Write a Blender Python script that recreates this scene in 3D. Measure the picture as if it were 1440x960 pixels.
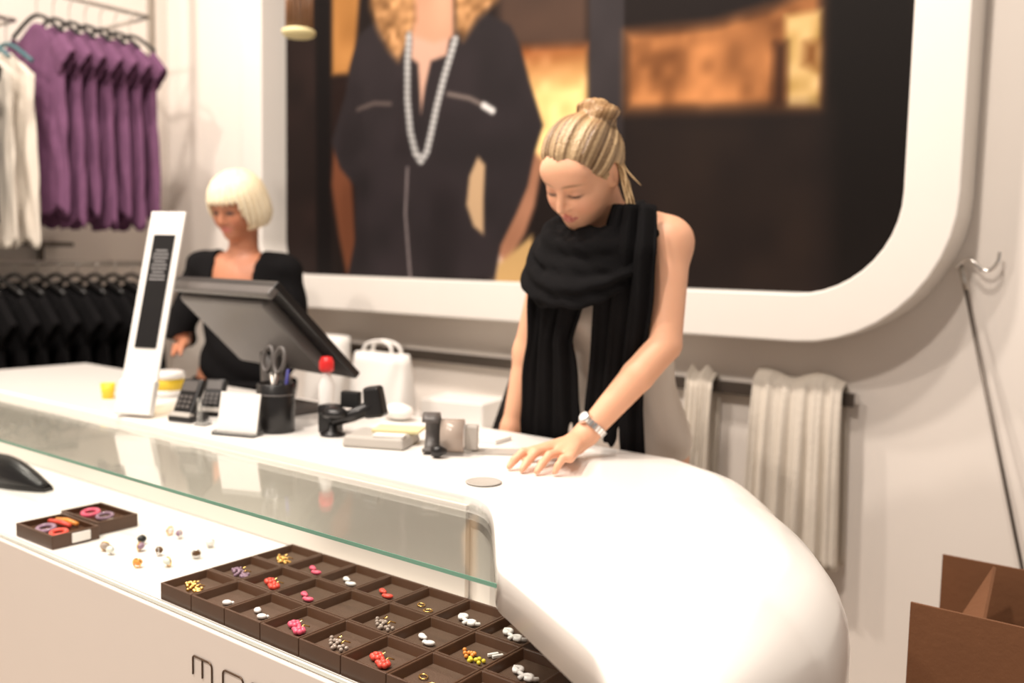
import bpy, bmesh, math, random
import numpy as np
from mathutils import Vector, Matrix
random.seed(7); rng = np.random.default_rng(5)
for o in list(bpy.data.objects): bpy.data.objects.remove(o)
scn = bpy.context.scene
COL = scn.collection
# ------------------------------------------------------------------ camera
CAMZ = 1.36; FPX = 1279.0
yaw, pit, rol = [math.radians(a) for a in (37.11, 4.99, 1.174)]
VV = np.array([-math.sin(yaw)*math.cos(pit), math.cos(yaw)*math.cos(pit), -math.sin(pit)])
_r = np.array([math.cos(yaw), math.sin(yaw), 0.0]); _u = np.cross(_r, VV)
RT = math.cos(rol)*_r + math.sin(rol)*_u; UP = -math.sin(rol)*_r + math.cos(rol)*_u
cam = bpy.data.cameras.new('camera'); camo = bpy.data.objects.new('camera', cam); COL.objects.link(camo)
camo.matrix_world = Matrix(((RT[0], UP[0], -VV[0], 0), (RT[1], UP[1], -VV[1], 0), (RT[2], UP[2], -VV[2], CAMZ), (0, 0, 0, 1)))
cam.sensor_width = 36; cam.lens = 36*FPX/1440; cam.clip_start = 0.05
cam.dof.use_dof = True; cam.dof.focus_distance = 1.42; cam.dof.aperture_fstop = 2.2
scn.camera = camo
def ray(px, py): return VV*FPX + RT*(px-720) - UP*(py-480)
def PY(px, py, y):                                  # pixel -> point on the plane y = const
    d = ray(px, py); t = y/d[1]; return np.array([d[0]*t, y, CAMZ+d[2]*t])
def PX(px, py, x):
    d = ray(px, py); t = x/d[0]; return np.array([x, d[1]*t, CAMZ+d[2]*t])
def PZ(px, py, z):                                  # pixel -> point on a level surface
    d = ray(px, py); t = (z-CAMZ)/d[2]; return np.array([d[0]*t, d[1]*t, z])
# ------------------------------------------------------------------ light
w = bpy.data.worlds.new('world'); scn.world = w; w.use_nodes = True
w.node_tree.nodes['Background'].inputs[0].default_value = (1.0, 0.88, 0.79, 1)
w.node_tree.nodes['Background'].inputs[1].default_value = 0.33
def lamp(loc, power, size=0.07, ang=130, aim=(0, 0, -1), col=(1, .89, .79)):
    l = bpy.data.lights.new('ceiling_spot', 'SPOT'); l.energy = power; l.shadow_soft_size = size
    l.spot_size = math.radians(ang); l.spot_blend = 0.6; l.color = col
    o = bpy.data.objects.new('ceiling_spot', l); COL.objects.link(o); o.location = loc
    o.rotation_euler = Vector(aim).to_track_quat('-Z', 'Y').to_euler(); return o
lamp((-0.70, 0.75, 4.3), 170, aim=(.05, .2, -1), size=.09); lamp((-1.85, 0.75, 4.3), 250, aim=(0, .25, -1), size=.09)
lamp((-3.2, 0.85, 4.3), 225, aim=(-.2, .4, -1), size=.09); lamp((-0.9, -0.9, 4.0), 230, aim=(.05, .6, -1), size=.09)
lamp((-2.7, -0.8, 4.0), 185, aim=(-.1, .5, -1), size=.09)
scn.view_settings.view_transform = 'Standard'; scn.view_settings.look = 'None'
scn.view_settings.exposure = 0.16; scn.view_settings.gamma = 1.0; scn.view_settings.use_curve_mapping = False
# ------------------------------------------------------------------ materials
def lin(c): return tuple((x/12.92 if x <= .04045 else ((x+.055)/1.055)**2.4) for x in c)
def s8(r, g, b): return lin((r/255, g/255, b/255))
def mat(name, col, rough=.5, metal=0, var=.06, scale=12, bump=0, bscale=60, spec=.5, trans=0, ior=1.45, attr=None, sss=0, emit=0, stretch=None):
    m = bpy.data.materials.new(name); m.use_nodes = True; nt = m.node_tree; b = nt.nodes['Principled BSDF']
    b.inputs['Roughness'].default_value = rough; b.inputs['Metallic'].default_value = metal
    b.inputs['Specular IOR Level'].default_value = spec; b.inputs['IOR'].default_value = ior
    b.inputs['Transmission Weight'].default_value = trans
    if sss:
        b.inputs['Subsurface Weight'].default_value = sss; b.inputs['Subsurface Radius'].default_value = (.02, .008, .004); b.inputs['Subsurface Scale'].default_value = .3
    tc = nt.nodes.new('ShaderNodeTexCoord'); mp = nt.nodes.new('ShaderNodeMapping'); nt.links.new(tc.outputs['Object'], mp.inputs[0])
    if stretch: mp.inputs['Scale'].default_value = stretch
    n = nt.nodes.new('ShaderNodeTexNoise'); n.inputs['Scale'].default_value = scale; n.inputs['Detail'].default_value = 3
    nt.links.new(mp.outputs[0], n.inputs['Vector'])
    hs = nt.nodes.new('ShaderNodeMix'); hs.data_type = 'RGBA'; hs.blend_type = 'MULTIPLY'; hs.inputs[0].default_value = 1
    mr = nt.nodes.new('ShaderNodeMapRange'); mr.inputs[3].default_value = 1-var; mr.inputs[4].default_value = 1+var
    nt.links.new(n.outputs[0], mr.inputs[0]); nt.links.new(mr.outputs[0], hs.inputs[7])
    if attr:
        a = nt.nodes.new('ShaderNodeAttribute'); a.attribute_name = attr; nt.links.new(a.outputs[0], hs.inputs[6])
    else: hs.inputs[6].default_value = (*col, 1)
    nt.links.new(hs.outputs[2], b.inputs['Base Color'])
    if bump:
        n2 = nt.nodes.new('ShaderNodeTexNoise'); n2.inputs['Scale'].default_value = bscale; nt.links.new(mp.outputs[0], n2.inputs['Vector'])
        bp = nt.nodes.new('ShaderNodeBump'); bp.inputs['Strength'].default_value = bump; bp.inputs['Distance'].default_value = .004
        nt.links.new(n2.outputs[0], bp.inputs['Height']); nt.links.new(bp.outputs[0], b.inputs['Normal'])
    if emit: b.inputs['Emission Color'].default_value = (*col, 1); b.inputs['Emission Strength'].default_value = emit
    return m
M = dict(
 wall=mat('wall_paint', (.80, .74, .68), .7, var=.03, scale=3), floor=mat('floor_vinyl', (.45, .38, .32), .5),
 lacquer=mat('white_lacquer', (.86, .83, .79), .18, var=.015, scale=4), panel=mat('panel_lacquer', (.80, .73, .67), .25, var=.015, scale=4),
 frame=mat('frame_white', (.75, .71, .66), .3, var=.015), print=mat('poster_print', (1, 1, 1), .6, var=.02, attr='Col', spec=.12),
 paleedge=mat('pale_glass_edge', (.80, .86, .80), .15, var=.03), edge=mat('glass_edge_green', (.17, .36, .27), .12, var=.25, scale=5), tray=mat('tray_plastic', (.080, .038, .020), .32, var=.15, scale=30),
 traypad=mat('tray_pad', (.095, .055, .034), .6, var=.15, scale=60, bump=.2, bscale=400), black=mat('black_plastic', (.012, .011, .011), .3, var=.2),
 blackcloth=mat('black_cloth', (.006, .0055, .006), .9, spec=.12, var=.3, bump=.4, bscale=300), grey=mat('grey_plastic', (.10, .09, .085), .4, var=.1),
 lgrey=mat('light_grey_plastic', (.45, .42, .38), .4), steel=mat('brushed_steel', (.55, .52, .48), .3, 1, var=.1), darksteel=mat('dark_steel', (.12, .10, .085), .4, .6),
 chrome=mat('chrome', (.8, .78, .75), .12, 1), skin=mat('skin', (1, 1, 1), .5, var=.05, scale=25, attr='Col', sss=.12), hair=mat('hair', (1, 1, 1), .42, var=.12, scale=40, attr='Col', bump=.5, bscale=160),
 satin=mat('cream_satin', (.66, .58, .50), .28, var=.06, scale=14, bump=.5, bscale=16), purple=mat('purple_cotton', (.155, .066, .130), .85, spec=.2, var=.25, scale=14, bump=.5, bscale=40),
 whitecloth=mat('white_cloth', (.64, .58, .50), .8, var=.06, bump=.4, bscale=60), paper=mat('white_paper', (.84, .81, .77), .6, var=.02),
 card=mat('brown_cardboard', (.155, .062, .024), .75, var=.15, scale=9, bump=.15, bscale=90), yellow=mat('yellow_print', (.80, .56, .04), .5), paleyellow=mat('pale_yellow_paper', (.75, .66, .36), .6),
 red=mat('red_plastic', (.75, .03, .03), .3), text=mat('print_grey', (.25, .24, .24), .6), letter=mat('letter_bronze', (.10, .06, .035), .35, .6),
 coral=mat('coral_resin', (.80, .09, .06), .3), pink=mat('pink_resin', (.80, .12, .20), .3), white=mat('white_enamel', (.85, .83, .80), .25), gold=mat('gold_metal', (.80, .50, .16), .25, 1),
 lilac=mat('lilac_glass', (.30, .19, .26), .2), smoke=mat('smoky_beads', (.38, .31, .26), .15), orange=mat('orange_resin', (.80, .30, .06), .25), lime=mat('yellow_resin', (.75, .62, .05), .3),
 brown=mat('brown_stone', (.12, .06, .025), .2), palegreen=mat('pale_glass_bead', (.66, .70, .62), .15), blue=mat('blue_plastic', (.03, .03, .20), .4), wood=mat('brown_glass_rod', (.20, .10, .05), .3), dish=mat('grey_metal_dish', (.52, .47, .41), .3, .5),
 clear=mat('clear_acrylic', (.9, .9, .88), .05, trans=.9, ior=1.3, var=.01), teal=mat('teal_plastic', (.05, .14, .16), .4))
def glassmat():                                     # thin pane: clear transmission plus Fresnel reflection
    m = bpy.data.materials.new('lid_glass'); m.use_nodes = True; nt = m.node_tree; nt.nodes.clear()
    o = nt.nodes.new('ShaderNodeOutputMaterial'); mx = nt.nodes.new('ShaderNodeMixShader'); tr = nt.nodes.new('ShaderNodeBsdfTransparent'); gs = nt.nodes.new('ShaderNodeBsdfGlossy'); fr = nt.nodes.new('ShaderNodeLayerWeight'); pw = nt.nodes.new('ShaderNodeMath'); pw.operation = 'POWER'; ma = nt.nodes.new('ShaderNodeMath'); ma.operation = 'MULTIPLY_ADD'
    n = nt.nodes.new('ShaderNodeTexNoise'); n.inputs['Scale'].default_value = 3; mr = nt.nodes.new('ShaderNodeMapRange'); mr.inputs[3].default_value = .015; mr.inputs[4].default_value = .04
    nt.links.new(n.outputs[0], mr.inputs[0]); nt.links.new(mr.outputs[0], gs.inputs['Roughness'])
    tr.inputs[0].default_value = (.95, .97, .955, 1); gs.inputs[0].default_value = (1, 1, 1, 1); fr.inputs[0].default_value = .5; pw.inputs[1].default_value = 5; ma.inputs[1].default_value = .95; ma.inputs[2].default_value = .045
    nt.links.new(fr.outputs['Facing'], pw.inputs[0]); nt.links.new(pw.outputs[0], ma.inputs[0]); nt.links.new(ma.outputs[0], mx.inputs[0]); nt.links.new(tr.outputs[0], mx.inputs[1]); nt.links.new(gs.outputs[0], mx.inputs[2]); nt.links.new(mx.outputs[0], o.inputs[0]); return m
M['glass'] = glassmat()
# ------------------------------------------------------------------ mesh helpers
class MB:
    def __init__(s): s.v = []; s.f = []; s.sm = []
    def add(s, vs, fs, smooth=True):
        k = len(s.v); s.v += [tuple(map(float, p)) for p in vs]; s.f += [tuple(i+k for i in f) for f in fs]; s.sm += [smooth]*len(fs); return s
    def box(s, c, size, R=None, taper=1.0):
        x, y, z = [d/2 for d in size]; vs = []
        for dz in (-1, 1):
            t = taper if dz > 0 else 1
            for dx, dy in ((-1, -1), (1, -1), (1, 1), (-1, 1)):
                p = Vector((dx*x*t, dy*y*t, dz*z)); vs.append((R @ p if R is not None else p)+Vector(c))
        return s.add(vs, [(3, 2, 1, 0), (4, 5, 6, 7), (0, 1, 5, 4), (1, 2, 6, 5), (2, 3, 7, 6), (3, 0, 4, 7)], False)
    def prism(s, poly, z0, z1):
        n = len(poly); vs = [(x, y, z0) for x, y in poly]+[(x, y, z1) for x, y in poly]
        return s.add(vs, [tuple(range(n))[::-1], tuple(range(n, 2*n))]+[(i, (i+1) % n, n+(i+1) % n, n+i) for i in range(n)], False)
    def tube(s, pts, r, n=8, closed=False, flat=1.0):
        pts = [Vector(p) for p in pts]; m = len(pts); rr = r if hasattr(r, '__len__') else [r]*m; vs = []; ref = None
        for i, p in enumerate(pts):
            a = pts[(i-1) % m] if closed or i else p; b = pts[(i+1) % m] if closed or i < m-1 else p
            t = (b-a).normalized()
            if ref is None: ref = t.cross(Vector((0, 0, 1)) if abs(t.z) < .9 else Vector((1, 0, 0)))
            e = (ref-t*ref.dot(t)).normalized(); ref = e; g = t.cross(e)
            for k in range(n): q = 2*math.pi*k/n; vs.append(p+e*math.cos(q)*rr[i]+g*math.sin(q)*rr[i]*flat)
        fs = []
        for i in range(m if closed else m-1):
            j = (i+1) % m
            for k in range(n): l = (k+1) % n; fs.append((i*n+k, i*n+l, j*n+l, j*n+k))
        if not closed: fs += [tuple(range(n))[::-1], tuple(range((m-1)*n, m*n))]
        return s.add(vs, fs)
    def ell(s, c, rad, R=None, nu=10, nv=7):
        vs = []; fs = []
        for i in range(nv+1):
            a = math.pi*i/nv
            for k in range(nu):
                b = 2*math.pi*k/nu; p = Vector((rad[0]*math.sin(a)*math.cos(b), rad[1]*math.sin(a)*math.sin(b), rad[2]*math.cos(a)))
                vs.append((R @ p if R is not None else p)+Vector(c))
        for i in range(nv):
            for k in range(nu): l = (k+1) % nu; fs.append((i*nu+k, (i+1)*nu+k, (i+1)*nu+l, i*nu+l))
        return s.add(vs, fs)
    def lathe(s, prof, c=(0, 0, 0), n=24, R=None):
        vs = []; fs = []; m = len(prof)
        for r, z in prof:
            for k in range(n):
                q = 2*math.pi*k/n; p = Vector((r*math.cos(q), r*math.sin(q), z)); vs.append((R @ p if R is not None else p)+Vector(c))
        for i in range(m-1):
            for k in range(n): l = (k+1) % n; fs.append((i*n+k, i*n+l, (i+1)*n+l, (i+1)*n+k))
        return s.add(vs, fs+[tuple(range(n))[::-1], tuple(range((m-1)*n, m*n))])
    def sheet(s, g, closed_u=False):
        nv, nu = len(g), len(g[0]); fs = []
        for i in range(nv-1):
            for k in range(nu if closed_u else nu-1): l = (k+1) % nu; fs.append((i*nu+k, i*nu+l, (i+1)*nu+l, (i+1)*nu+k))
        return s.add([p for r in g for p in r], fs)
def wloc(o):
    p = Vector((0, 0, 0))
    while o: p += o.location; o = o.parent
    return p
def finish(name, verts, faces, material, parent=None, loc=(0, 0, 0), smooth=None, bevel=0, local=False, solid=0, cols=None, fixn=True):
    base = Vector(loc) if parent is None else wloc(parent)+Vector(loc)
    me = bpy.data.meshes.new(name); V = np.asarray(verts, float)
    if not local: V = V-np.array(base)
    me.from_pydata(V.tolist(), [], faces)
    if smooth is not None: me.polygons.foreach_set('use_smooth', smooth if hasattr(smooth, '__len__') else [smooth]*len(faces))
    if cols is not None:
        a = me.color_attributes.new('Col', 'FLOAT_COLOR', 'POINT'); a.data.foreach_set('color', np.c_[cols, np.ones(len(cols))].astype(np.float32).ravel())
    if fixn:
        bm = bmesh.new(); bm.from_mesh(me); bmesh.ops.recalc_face_normals(bm, faces=bm.faces); bm.to_mesh(me); bm.free()
    me.materials.append(M[material]); o = bpy.data.objects.new(name, me); COL.objects.link(o); o.location = loc
    if parent is not None: o.parent = parent
    if bevel:
        b = o.modifiers.new('bevel', 'BEVEL'); b.width = bevel; b.segments = 2; b.limit_method = 'ANGLE'
    if solid:
        b = o.modifiers.new('solid', 'SOLIDIFY'); b.thickness = solid; b.offset = 0
    return o
def part(mb, name, material, parent, **k): return finish(name, mb.v, mb.f, material, parent, smooth=mb.sm, **k)
def tag(o, label=None, cat=None, group=None, kind=None):
    for k, x in (('label', label), ('category', cat), ('group', group), ('kind', kind)):
        if x: o[k] = x
    return o
def thing(name, label, cat, loc=(0, 0, 0), group=None, rz=0):
    o = bpy.data.objects.new(name, None); COL.objects.link(o); o.location = loc; o.rotation_euler = (0, 0, rz); o.empty_display_size = .05
    return tag(o, label, cat, group)
def solo(mb, name, material, label, cat, loc, group=None, **k): return tag(part(mb, name, material, None, loc=tuple(map(float, loc)), **k), label, cat, group)
def copy_tree(o, parent=None):
    c = o.copy(); COL.objects.link(c); c.parent = parent
    for ch in list(o.children): copy_tree(ch, c)
    return c
def RZ(a): return Matrix.Rotation(a, 3, 'Z')
def RX(a): return Matrix.Rotation(a, 3, 'X')
def RYm(a): return Matrix.Rotation(a, 3, 'Y')
def smoothpath(pts, n):
    P = np.array(pts, float); t = np.linspace(0, len(P)-1, n); out = []
    for x in t:
        i = min(int(x), len(P)-2); f = x-i; p0 = P[max(i-1, 0)]; p1 = P[i]; p2 = P[i+1]; p3 = P[min(i+2, len(P)-1)]
        out.append(.5*((2*p1)+(p2-p0)*f+(2*p0-5*p1+4*p2-p3)*f*f+(3*p1-p0-3*p2+p3)*f**3))
    return np.array(out)
# ------------------------------------------------------------------ setting
ZT = .937; ZG = .919; ZF = .739; YP = .8865; YGF = .963; YCF = 1.256; YCB = 1.797; XL = -3.43
YW = 2.79; YFR = 2.61; YPO = 2.75; XW = -4.42
tag(part(MB().box((-1.2, .6, -.05), (7.4, 5.4, .1)), 'floor', 'floor', None), kind='structure')
tag(part(MB().box((-1.2, YW+.05, 2.3), (7.4, .1, 4.6)), 'wall_back', 'wall', None), kind='structure')
tag(part(MB().box((XW-.05, .6, 2.3), (.1, 4.38, 4.6)), 'wall_left', 'wall', None), kind='structure')
# ------------------------------------------------------------------ counter
ctr = thing('service_counter', 'long white lacquered shop counter with a rounded end and a glass-topped jewellery display', 'counter', (-1.9, 1.5, 0))
left_px = [(640, 690), (665, 696), (680, 703), (689, 714), (694, 732), (696.5, 765), (698, 790), (704, 802), (721, 816), (775, 862), (819, 900), (848, 935), (862, 962)]
lc = [PZ(*p, ZT)[:2] for p in left_px]; lc[0][1] = YCF
right = [(-.425, .762), (-.392, .752), (-.362, .765), (-.352, .81), (-.346, .87), (-.345, 1.0), (-.347, 1.12), (-.356, 1.24), (-.384, 1.36), (-.440, 1.47), (-.52, 1.585), (-.615, 1.69), (-.715, 1.765), (-.83, YCB-.003), (-.9, YCB)]
curve = smoothpath([*map(tuple, lc), *right], 150)
out = [(XL, YCF)]+[(x, YCF) for x in np.linspace(XL+.3, -1.2, 8)]+[tuple(p) for p in curve]+[(x, YCB) for x in np.linspace(-1.1, XL+.2, 8)]+[(XL, YCB)]
out = np.array(out); nO = len(out)
def normals2(P):
    t = np.roll(P, -1, 0)-np.roll(P, 1, 0); n = np.c_[t[:, 1], -t[:, 0]]; return n/np.linalg.norm(n, axis=1)[:, None]
nr = normals2(out)
iscurve = np.arange(nO)
wt = (.2*np.clip((iscurve-(9+58))/8, 0, 1)+.8*np.clip((iscurve-(9+92))/14, 0, 1))*np.clip((9+150-iscurve)/20, 0, 1)          # 1 along the rounded nose and right end
rad = .006+wt*.13; zb = ZT-.024-wt*.36
lefte = ((iscurve >= 14) & (iscurve < 9+75)); zb = np.where(lefte, np.minimum(zb, ZT-.060), zb)
mb = MB(); rings = []
for k in range(7):
    a = math.pi/2*k/6; ins = rad*(1-math.sin(a)); z = ZT-rad*(1-math.cos(a)); rings.append(np.c_[out-nr*ins[:, None], z])
rings.append(np.c_[out, np.minimum(zb, ZT-rad-.001)]); rings.append(np.c_[out-nr*.03, np.minimum(zb, ZT-rad-.001)])
V = np.concatenate(rings); F = []
for k in range(len(rings)-1):
    for i in range(nO): j = (i+1) % nO; F.append((k*nO+i, k*nO+j, (k+1)*nO+j, (k+1)*nO+i))
sm = [True]*len(F); F.append(tuple(range(nO))); sm.append(False); F.append(tuple(range((len(rings)-1)*nO, len(rings)*nO))[::-1]); sm.append(False)
finish('countertop', V, F, 'lacquer', ctr, smooth=sm)
# carcass below the top: straight run, then inner end wall of the display, nose and right side
inner = [(XL+.01, YCF+.012), (-1.04, YCF+.004), (-.97, 1.232), (-.86, 1.214), (-.73, 1.207), (-.69, 1.19), (-.66, 1.10), (-.62, .99), (-.55, .90), (-.46, .815)]
ro = [tuple(p) for p in (curve-normals2(curve)*.045)[99:]]
body = inner+ro+[(XL+.01, YCB-.01)]
part(MB().prism(body, 0, ZT-.045), 'carcass', 'panel', ctr)
# display case
fl = part(MB().box(((XL-.62)/2, (YP+YCF)/2+.004, ZF-.012), (-.62-XL, YCF-YP-.012, .024)), 'display_floor', 'lacquer', ctr)
part(MB().box(((XL-.62)/2, YP+.003, ZF-.002), (-.62-XL, .004, .006)), 'glass_edge', 'paleedge', fl)
pn = part(MB().box(((XL-.62)/2, YP, (ZF-.008)/2), (-.62-XL, .012, ZF-.008)), 'front_panel', 'panel', ctr, bevel=.002)
part(MB().box(((XL-1.04)/2, YCF-.004, (ZF+ZG)/2), (-1.04-XL, .012, ZG-ZF-.004)), 'display_back_panel', 'panel', ctr)
part(MB().box((XL+.008, (YP+YCF)/2, (ZF+ZG)/2), (.016, YCF-YP-.02, ZG-ZF-.006)), 'display_end_panel', 'panel', ctr)
gl = [(XL, YGF), (float(PZ(695, 822, ZG)[0]), YGF)]+[tuple(PZ(x, y, ZG)[:2]) for x, y in ((695, 790), (693, 765), (690, 740), (684, 722), (672, 712))]+[(-1.09, YCF), (XL, YCF)]
lid = part(MB().prism(gl, ZG-.0065, ZG), 'glass_lid', 'glass', ctr)
tag(lid, 'clear horizontal glass lid with a green polished edge')
part(MB().box(((XL+gl[1][0])/2, YGF-.0008, ZG-.00325), (gl[1][0]-XL, .0012, .0063)), 'polished_edge', 'edge', lid)
# lettering on the front panel
LX = lambda px: float(PY(px, 930, YP)[0]); lw = .0016
zt_ = float(PY(276.5, 919, YP)[2]); zb_ = float(PY(276.5, 945, YP)[2]); yl = YP-.0075
def letter(paths):
    b = MB()
    for p in paths: b.tube([(x, yl, z) for x, z in p], lw, 6)
    part(b, 'letter', 'letter', pn)
x0, x1 = LX(276.5), LX(303); r = .008
arc = lambda cx, cz, a0, a1: [(cx+r*math.cos(math.radians(a)), cz+r*math.sin(math.radians(a))) for a in np.linspace(a0, a1, 6)]
letter([[(x0, zb_), (x0, zt_-.003), (x0+.003, zt_), *arc(x1-r, zt_-r, 90, 0), (x1, zb_)], [((x0+x1)/2, zt_), ((x0+x1)/2, zb_)]])
wd = x1-x0; x0 = LX(318.5); x1 = x0+wd
letter([[*arc(x0+r, zt_-r, 180, 90), *arc(x1-r, zt_-r, 90, 0), *arc(x1-r, zb_+r, 0, -90), *arc(x0+r, zb_+r, -90, -180), (x0, zt_-r)]])
x0 = LX(357); x1 = x0+wd
letter([[(x1, zt_+.014), (x1, zb_), *arc(x0+r, zb_+r, -90, -180), *arc(x0+r, zt_-r, 180, 90), (x1, zt_)]])
# ------------------------------------------------------------------ framed poster on the wall
pic = thing('wall_picture', 'huge fashion poster in a thick white frame with rounded corners on the back wall', 'picture', (-2.0, YW, 1.1))
def rrect(x0, x1, z0, z1, rr, rl, n=12):
    P = []
    for cx, cz, a0, r in ((x1-rr, z0+rr, -90, rr), (x1-rr, z1-rr, 0, rr), (x0+rl, z1-rl, 90, rl), (x0+rl, z0+rl, 180, rl)):
        P += [(cx+r*math.cos(math.radians(a)), cz+r*math.sin(math.radians(a))) for a in np.linspace(a0, a0+90, n)]
    return P
fx0 = float(PY(367, 150, YFR)[0]); fx1 = float(PY(1280, 100, YFR)[0]); fz0 = float(PY(900, 404, YFR)[2]); fb = .142
inn = rrect(fx0, fx1, fz0, 3.0, .285, .15); outr = rrect(fx0-fb, fx1+fb, fz0-fb, 3.0+fb, .285+fb*.95, .15+fb*.95); n = len(inn)
V = [(x, YFR, z) for x, z in inn]+[(x, YFR, z) for x, z in outr]+[(x, YW-.001, z) for x, z in outr]+[(x, YPO+.012, z) for x, z in inn]; F = []
for a, b in ((0, 1), (1, 2), (3, 0)):
    for i in range(n): j = (i+1) % n; F.append((a*n+i, a*n+j, b*n+j, b*n+i))
finish('frame', V, F, 'frame', pic, smooth=False, bevel=.006)
# poster print: colours of the printed picture, laid out in the poster's own plane
def L2(px): return np.array([[PY(x, y, YPO)[0], PY(x, y, YPO)[2]] for x, y in px])
NXp, NZp = 460, 250
gx = np.linspace(fx0-.01, fx1+.01, NXp); gz = np.linspace(fz0-.01, 3.0, NZp); GX, GZ = np.meshgrid(gx, gz); Q = np.stack([GX, GZ], -1)
def poly_sd(pts):
    P = L2(pts); d = np.full(GX.shape, 1e9); ins = np.zeros(GX.shape, bool)
    for i in range(len(P)):
        a, b = P[i], P[(i+1) % len(P)]; e = b-a; wv = Q-a; t = np.clip((wv@e)/(e@e), 0, 1); d = np.minimum(d, np.linalg.norm(wv-t[..., None]*e, axis=-1))
        c = ((a[1] > GZ) != (b[1] > GZ)) & (GX < (b[0]-a[0])*(GZ-a[1])/(b[1]-a[1]+1e-12)+a[0]); ins ^= c
    return np.where(ins, -d, d)
def line_sd(pts):
    P = L2(pts); d = np.full(GX.shape, 1e9)
    for a, b in zip(P[:-1], P[1:]):
        e = b-a; wv = Q-a; t = np.clip((wv@e)/(e@e), 0, 1); d = np.minimum(d, np.linalg.norm(wv-t[..., None]*e, axis=-1))
    return d
def vnoise(sx, sz, seed):
    r = np.random.default_rng(seed).random((64, 64)); u = (GX*sx) % 63; v = (GZ*sz) % 63; i = u.astype(int); j = v.astype(int); f = u-i; g = v-j; f = f*f*(3-2*f); g = g*g*(3-2*g)
    return (r[j, i]*(1-f)+r[j, i+1]*f)*(1-g)+(r[j+1, i]*(1-f)+r[j+1, i+1]*f)*g
IMG = np.zeros(GX.shape+(3,)); IMG[:] = (36, 27, 25)
def paint(sd, col, soft=.012, amt=1.0):
    a = np.clip(.5-sd/(2*soft), 0, 1)*amt; a = a[..., None] if np.ndim(a) == 2 else a
    global IMG; IMG = IMG*(1-a)+np.asarray(col, float)*a
N1 = vnoise(9, 9, 1); N2 = vnoise(22, 22, 2); N3 = vnoise(40, 40, 3)
paint(poly_sd([(400, -400), (440, -400), (446, 400), (400, 400)]), np.stack([40+14*N1, 30+9*N1, 28+8*N1], -1), .02)
paint(poly_sd([(443, -400), (464, -400), (466, 400), (446, 400)]), (24, 18, 18), .01)
zpx = lambda y: PY(800, y, YPO)[2]
paint(poly_sd([(467, -400), (535, -400), (500, 70), (490, 104), (467, 106)]), np.stack([176+30*N1, 120+25*N1, 62+20*N1], -1), .015)
paint(poly_sd([(467, 110), (500, 110), (500, 300), (467, 300)]), (44, 28, 24), .02)
paint(poly_sd([(700, -400), (828, -400), (828, 68), (700, 66)]), np.stack([84+20*N1, 64+14*N1, 54+10*N1], -1), .03)
gr = np.clip((zpx(66)-GZ)/(zpx(66)-zpx(130)), 0, 1)[..., None]
paint(poly_sd([(722, 66), (828, 62), (828, 240), (740, 240)]), (1-gr)*np.array((176, 106, 58))+gr*np.array((255, 214, 142))+(N2[..., None]-.5)*26, .022)
paint(poly_sd([(829, -400), (880, -400), (877, 240), (829, 240)]), np.stack([62+10*N1, 56+9*N1, 58+9*N1], -1), .006)
rb = np.stack([128+120*(N1*.6+N2*.4), 78+90*(N1*.6+N2*.4), 42+62*(N1*.6+N2*.4)], -1)
paint(poly_sd([(880, 45), (1000, 34), (1090, 8), (1158, -30), (1154, 152), (880, 158)]), rb, .03)
paint(poly_sd([(1104, 22), (1156, 14), (1152, 150), (1106, 150)]), np.stack([196+40*N2, 158+40*N2, 88+50*N2], -1), .014)
paint(poly_sd([(1132, 60), (1152, 58), (1150, 98), (1130, 90)]), (150, 96, 48), .02); paint(poly_sd([(1090, 60), (1106, 60), (1104, 150), (1086, 150)]), (70, 40, 24), .02)
paint(poly_sd([(1162, -400), (1300, -400), (1280, 430), (1166, 430)]), (25, 18, 15), .03)
paint(poly_sd([(880, 165), (1160, 160), (1160, 430), (880, 430)]), np.stack([40+12*N1, 30+9*N1, 27+6*N1], -1), .06)
# model in a black dress
paint(poly_sd([(742, 205), (764, 225), (752, 290), (738, 330), (702, 392), (672, 356), (716, 300), (728, 240)]), np.stack([168+26*N1, 116+22*N1, 88+20*N1], -1), .012)
paint(poly_sd([(672, 356), (690, 340), (712, 372), (697, 395), (686, 388)]), (222, 188, 168), .012)
paint(poly_sd([(700, 372), (748, 330), (760, 400), (694, 400)]), (206, 168, 112), .012)
paint(poly_sd([(470, 195), (492, 215), (497, 290), (503, 390), (488, 390), (476, 330), (466, 260)]), (134, 80, 54), .014)
N1d = np.stack([50+10*N1, 44+8*N1, 46+9*N1], -1)
paint(poly_sd([(493, 90), (504, 50), (522, 34), (560, 16), (640, 12), (690, 20), (718, 36), (732, 66), (744, 112), (764, 176), (752, 214), (742, 262), (726, 300), (704, 345), (696, 392), (488, 392), (500, 335), (499, 262), (478, 236), (466, 200), (486, 132)]), N1d, .008)
paint(poly_sd([(672, 220), (682, 232), (680, 280), (680, 330), (666, 318), (656, 288), (660, 248)]), (206, 172, 134), .008)
paint(poly_sd([(580, 44), (634, 44), (628, 78), (606, 86), (598, 122), (592, 160), (588, 90), (578, 82)]), (216, 172, 150), .008)
paint(poly_sd([(578, -300), (640, -300), (638, 52), (610, 60), (580, 50)]), np.stack([206+20*N1, 152+20*N1, 122+20*N1], -1), .012)
cu = np.stack([120+120*(N2*.5+N3*.5), 82+100*(N2*.5+N3*.5), 46+80*(N2*.5+N3*.5)], -1)
paint(poly_sd([(528, -300), (584, -300), (584, 30), (574, 58), (560, 86), (546, 70), (530, 40), (520, 8)]), cu, .02)
paint(poly_sd([(632, -300), (700, -300), (700, 0), (672, 26), (652, 56), (640, 40)]), cu, .02)
arcl = (np.sin(GZ*260+GX*60)*.5+.5)[..., None]
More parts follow.
